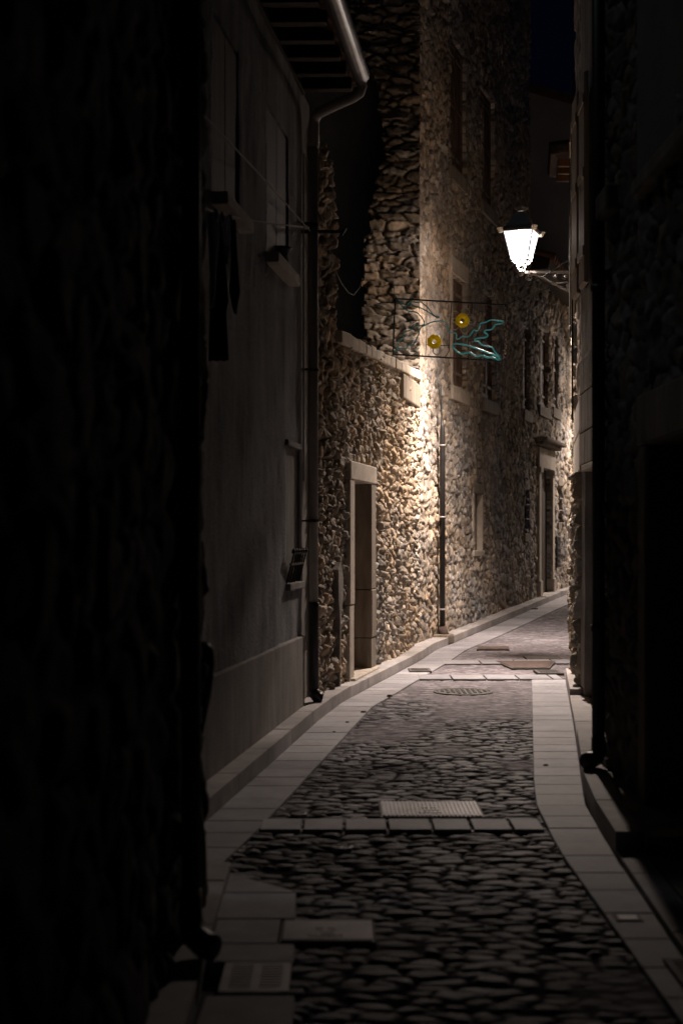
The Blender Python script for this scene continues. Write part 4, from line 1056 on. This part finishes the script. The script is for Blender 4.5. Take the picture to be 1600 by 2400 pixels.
def cloth(label, pts, Yc, m, th_=.02, fold=.03, ph=0.0, cat='laundry'):
    """pts: photo outline as rows (y, xl, xr)"""
    rows = 24; cols = 12; V = []; Fc = []
    ysr = [p_[0] for p_ in pts]
    for i in range(rows+1):
        y = ysr[0]+(ysr[-1]-ysr[0])*i/rows
        xl = np.interp(y, ysr, [p_[1] for p_ in pts]); xr = np.interp(y, ysr, [p_[2] for p_ in pts])
        for j in range(cols+1):
            x = xl+(xr-xl)*j/cols
            dy = fold*math.sin(j*1.5+ph+.4*math.sin(i*.35))*(0.4+.6*i/rows)
            V.append(px(x, y, Yc)+Vector((0, dy, 0)))
    n_ = len(V); V2 = [v+Vector((0, th_, 0)) for v in V]
    for i in range(rows):
        for j in range(cols):
            a = i*(cols+1)+j; Fc.append((a, a+1, a+cols+2, a+cols+1)); Fc.append((n_+a, n_+a+cols+1, n_+a+cols+2, n_+a+1))
    for i in range(rows):
        for j in (0, cols):
            a = i*(cols+1)+j; Fc.append((a, a+cols+1, n_+a+cols+1, n_+a))
    for j in range(cols):
        for i in (0, rows):
            a = i*(cols+1)+j; Fc.append((a, a+1, n_+a+1, n_+a))
    me = bpy.data.meshes.new('hung_cloth'); me.from_pydata([tuple(v) for v in V+V2], [], Fc); me.update()
    o = link('hung_cloth', me, m, None, True, origin=px((pts[0][1]+pts[0][2])/2, pts[0][0], Yc))
    return tag(o, label, cat, 'washing on the line')
cloth('pale grey garment hanging leftmost on the line', [(498, 484, 512), (560, 489, 513), (640, 491, 506), (720, 489, 500)], 7.9, 'cloth_pale', ph=1)
cloth('pale grey narrow garment second from the left on the line', [(505, 514, 538), (560, 522, 540), (620, 530, 534)], 8.15, 'cloth_pale', .012, .02, 2)
cloth('long black trousers hanging lowest on the line', [(515, 497, 532), (620, 493, 529), (720, 490, 537), (722, 492, 530), (845, 488, 536)], 8.3, 'cloth_dark', ph=.3)
cloth('dark brown garment hanging on the right of the black trousers', [(515, 534, 552), (600, 541, 556), (680, 536, 562), (735, 548, 553)], 8.5, 'cloth_brown', ph=2)
b = MB()
for (x_, y_, Y_) in ((505, 500, 7.9), (520, 505, 8.1), (540, 512, 8.4)): b.tube([px(x_, y_-8, Y_-.02), px(x_+3, y_+14, Y_-.03)], .008, 6)
for o in b.build_each('clothes_peg', 'wood_grey'): tag(o, 'small wooden peg holding the washing on the lower line', 'peg', 'pegs on the lower line')
# green pot on the window sill
b = MB(); a = (wins[1][0]+wins[1][1])/2; x_, y_, z_ = H1.P(a+.1, 3.782, .0)
b.lathe([(.06, 0), (.085, .13), (.095, .13), (.095, .15), (.08, .15), (.06, .06)], (x_, y_, z_), 16)
tag(b.build('flower_pot', 'teal_plastic', origin=(x_, y_, z_), smooth=True), 'small dark teal pot on the far upper window sill of the plastered house', 'pot')

# ------------------------------------------------------------------ near houses (dark)
nl = thing('near_left_house', 'unlit near house filling the left side with a black drainpipe', 'house', (-.62, 5, 0))
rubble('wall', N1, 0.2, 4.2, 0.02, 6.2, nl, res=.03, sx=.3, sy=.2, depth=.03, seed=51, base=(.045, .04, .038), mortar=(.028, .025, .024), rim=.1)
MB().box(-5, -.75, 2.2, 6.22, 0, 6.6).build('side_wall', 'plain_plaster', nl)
MB().box(-.74, -.63, 6.12, 6.215, 0, 6.3).build('corner_quoin', 'dressed_dark', nl, bevel=.01)
b = MB(); b.tube([(-.565, 5.35, 6.2), (-.565, 5.35, .22)], .036, 12); b.build('drainpipe', 'iron', nl, smooth=True)
dpn = nl.children[-1]
b = MB()
for z_ in (1.87, 4.0): b.tube([(-.565, 5.35, z_-.015), (-.565, 5.35, z_+.015)], .043, 12)
b.build_each('pipe_clip', 'iron', dpn, smooth=True)
b = MB(); b.tube([(-.565, 5.35, .28), (-.565, 5.33, .18), (-.55, 5.30, .12), (-.50, 5.25, .095), (-.47, 5.23, .09)], [.04, .045, .05, .052, .05], 12); b.build('cast_shoe', 'iron', dpn, smooth=True)
MB().box(-.66, -.55, 2.2, 6.25, 6.2, 6.35).build('eave', 'wood_dark', nl)
pl = thing('wall_basin', 'rounded black basin fixed on the near left corner, seen against the grey plinth', 'basin', (-.64, 6.45, .9))
b = MB(); b.lathe([(.02, -.37), (.035, -.28), (.07, -.12), (.085, 0), (.08, .07), (.06, .10), (.05, .105), (.045, .09)], (-.655, 6.45, 1.02), 20); b.build('bowl', 'iron', pl, smooth=True)
b = MB(); b.tube([(-.655, 6.2, 1.0), (-.655, 6.45, .98)], .015, 8); b.build('arm', 'iron', pl)
b = MB(); b.lathe([(.10, 0), (.105, .12), (.10, .28), (.085, .42), (.055, .52), (.02, .56)], (-.672, 6.02, .03), 20)
tag(b.build('guard_stone', 'dressed_dark', origin=(-.672, 6.02, .03), smooth=True), 'rounded guard stone at the foot of the near left corner', 'guard stone')

nr = thing('near_right_house', 'unlit near house on the right with a doorway and a heavy stone sill above it', 'house', (1.72, 8.4, .1))
k_ = R1.sY
rubble('wall', R1, k_(4.0), 0.0, 0.02, 7.5, nr, res=.018, sx=.2, sy=.13, depth=.03, seed=61, holes=[(k_(6.6), k_(7.82), 0, 2.11)], base=(.17, .155, .14), mortar=(.11, .10, .09), rim=.3)
MB().box(2.06, 5, 4.0, 9.2, 0, 7.4).build('rear_wall', 'plain_plaster', nr)
MB().box(1.74, 5, 9.1, 9.24, 0, 7.3).build('side_wall', 'plain_plaster', nr)
mb = MB(); R1.box(mb, k_(6.6), k_(7.82), .1, 2.11, -.3, -.22); dd = mb.build('door', 'wood_dark', nr)
mb = MB()
for i in range(4): R1.box(mb, k_(6.62)+.3*i, k_(6.62)+.3*i+.28, .12, 2.08, -.22, -.2)
mb.build('boards', 'wood_dark', dd)
mb = MB(); R1.box(mb, k_(7.82), k_(8.02), .1, 2.11, -.3, .055); mb.build('jamb', 'dressed_dark', nr, bevel=.02)
mb = MB(); R1.box(mb, k_(6.4), k_(8.05), 2.11, 2.4, -.3, .06); mb.build('lintel', 'dressed_dark', nr, bevel=.02)
mb = MB(); R1.box(mb, k_(6.6), k_(8.0), 3.5, 3.60, -.1, .10); mb.build('sill', 'dressed_dark', nr, bevel=.02)
mb = MB(); R1.box(mb, k_(8.72), k_(9.1), 3.62, 3.78, -.1, .10); mb.build('corbel', 'dressed_dark', nr, bevel=.02)
mb = MB(); R1.box(mb, k_(6.6), k_(8.0), 3.62, 5.6, -.05, .06); mb.build('plaster_panel', 'plain_plaster', nr)
b = MB(); b.tube([(1.645, 9.12, 7.4), (1.645, 9.12, .22)], .042, 12); dpr = b.build('drainpipe', 'iron', nr, smooth=True)
b = MB()
for z_ in (1.02, 3.2): b.tube([(1.645, 9.12, z_-.02), (1.645, 9.12, z_+.02)], .05, 12)
b.build_each('pipe_clip', 'iron', dpr, smooth=True)
b = MB(); b.tube([(1.645, 9.12, .32), (1.645, 9.10, .24), (1.62, 9.07, .195), (1.575, 9.03, .185), (1.545, 9.0, .185)], [.046, .05, .053, .055, .052], 12); b.build('cast_shoe', 'iron', dpr, smooth=True)
MB().box(1.55, 5, 3.6, 9.3, 7.4, 7.6).build('roof', 'tile', nr)
# courtyard house behind the gap
cy = thing('courtyard_house', 'unlit house behind the low wall, black against the night', 'house', (-1.5, 24, 0))
MB().box(-6, .9, 23.5, 30, 0, 9.5).build('wall', 'plain_plaster', cy)
c = [(-6.2, 23.2, 9.5), (1.1, 23.2, 9.5), (1.1, 30, 11.5), (-6.2, 30, 11.5)]
mb = MB(); mb.quadbox(c+[(x, y, z+.15) for x, y, z in c]); mb.build('roof', 'tile', cy)
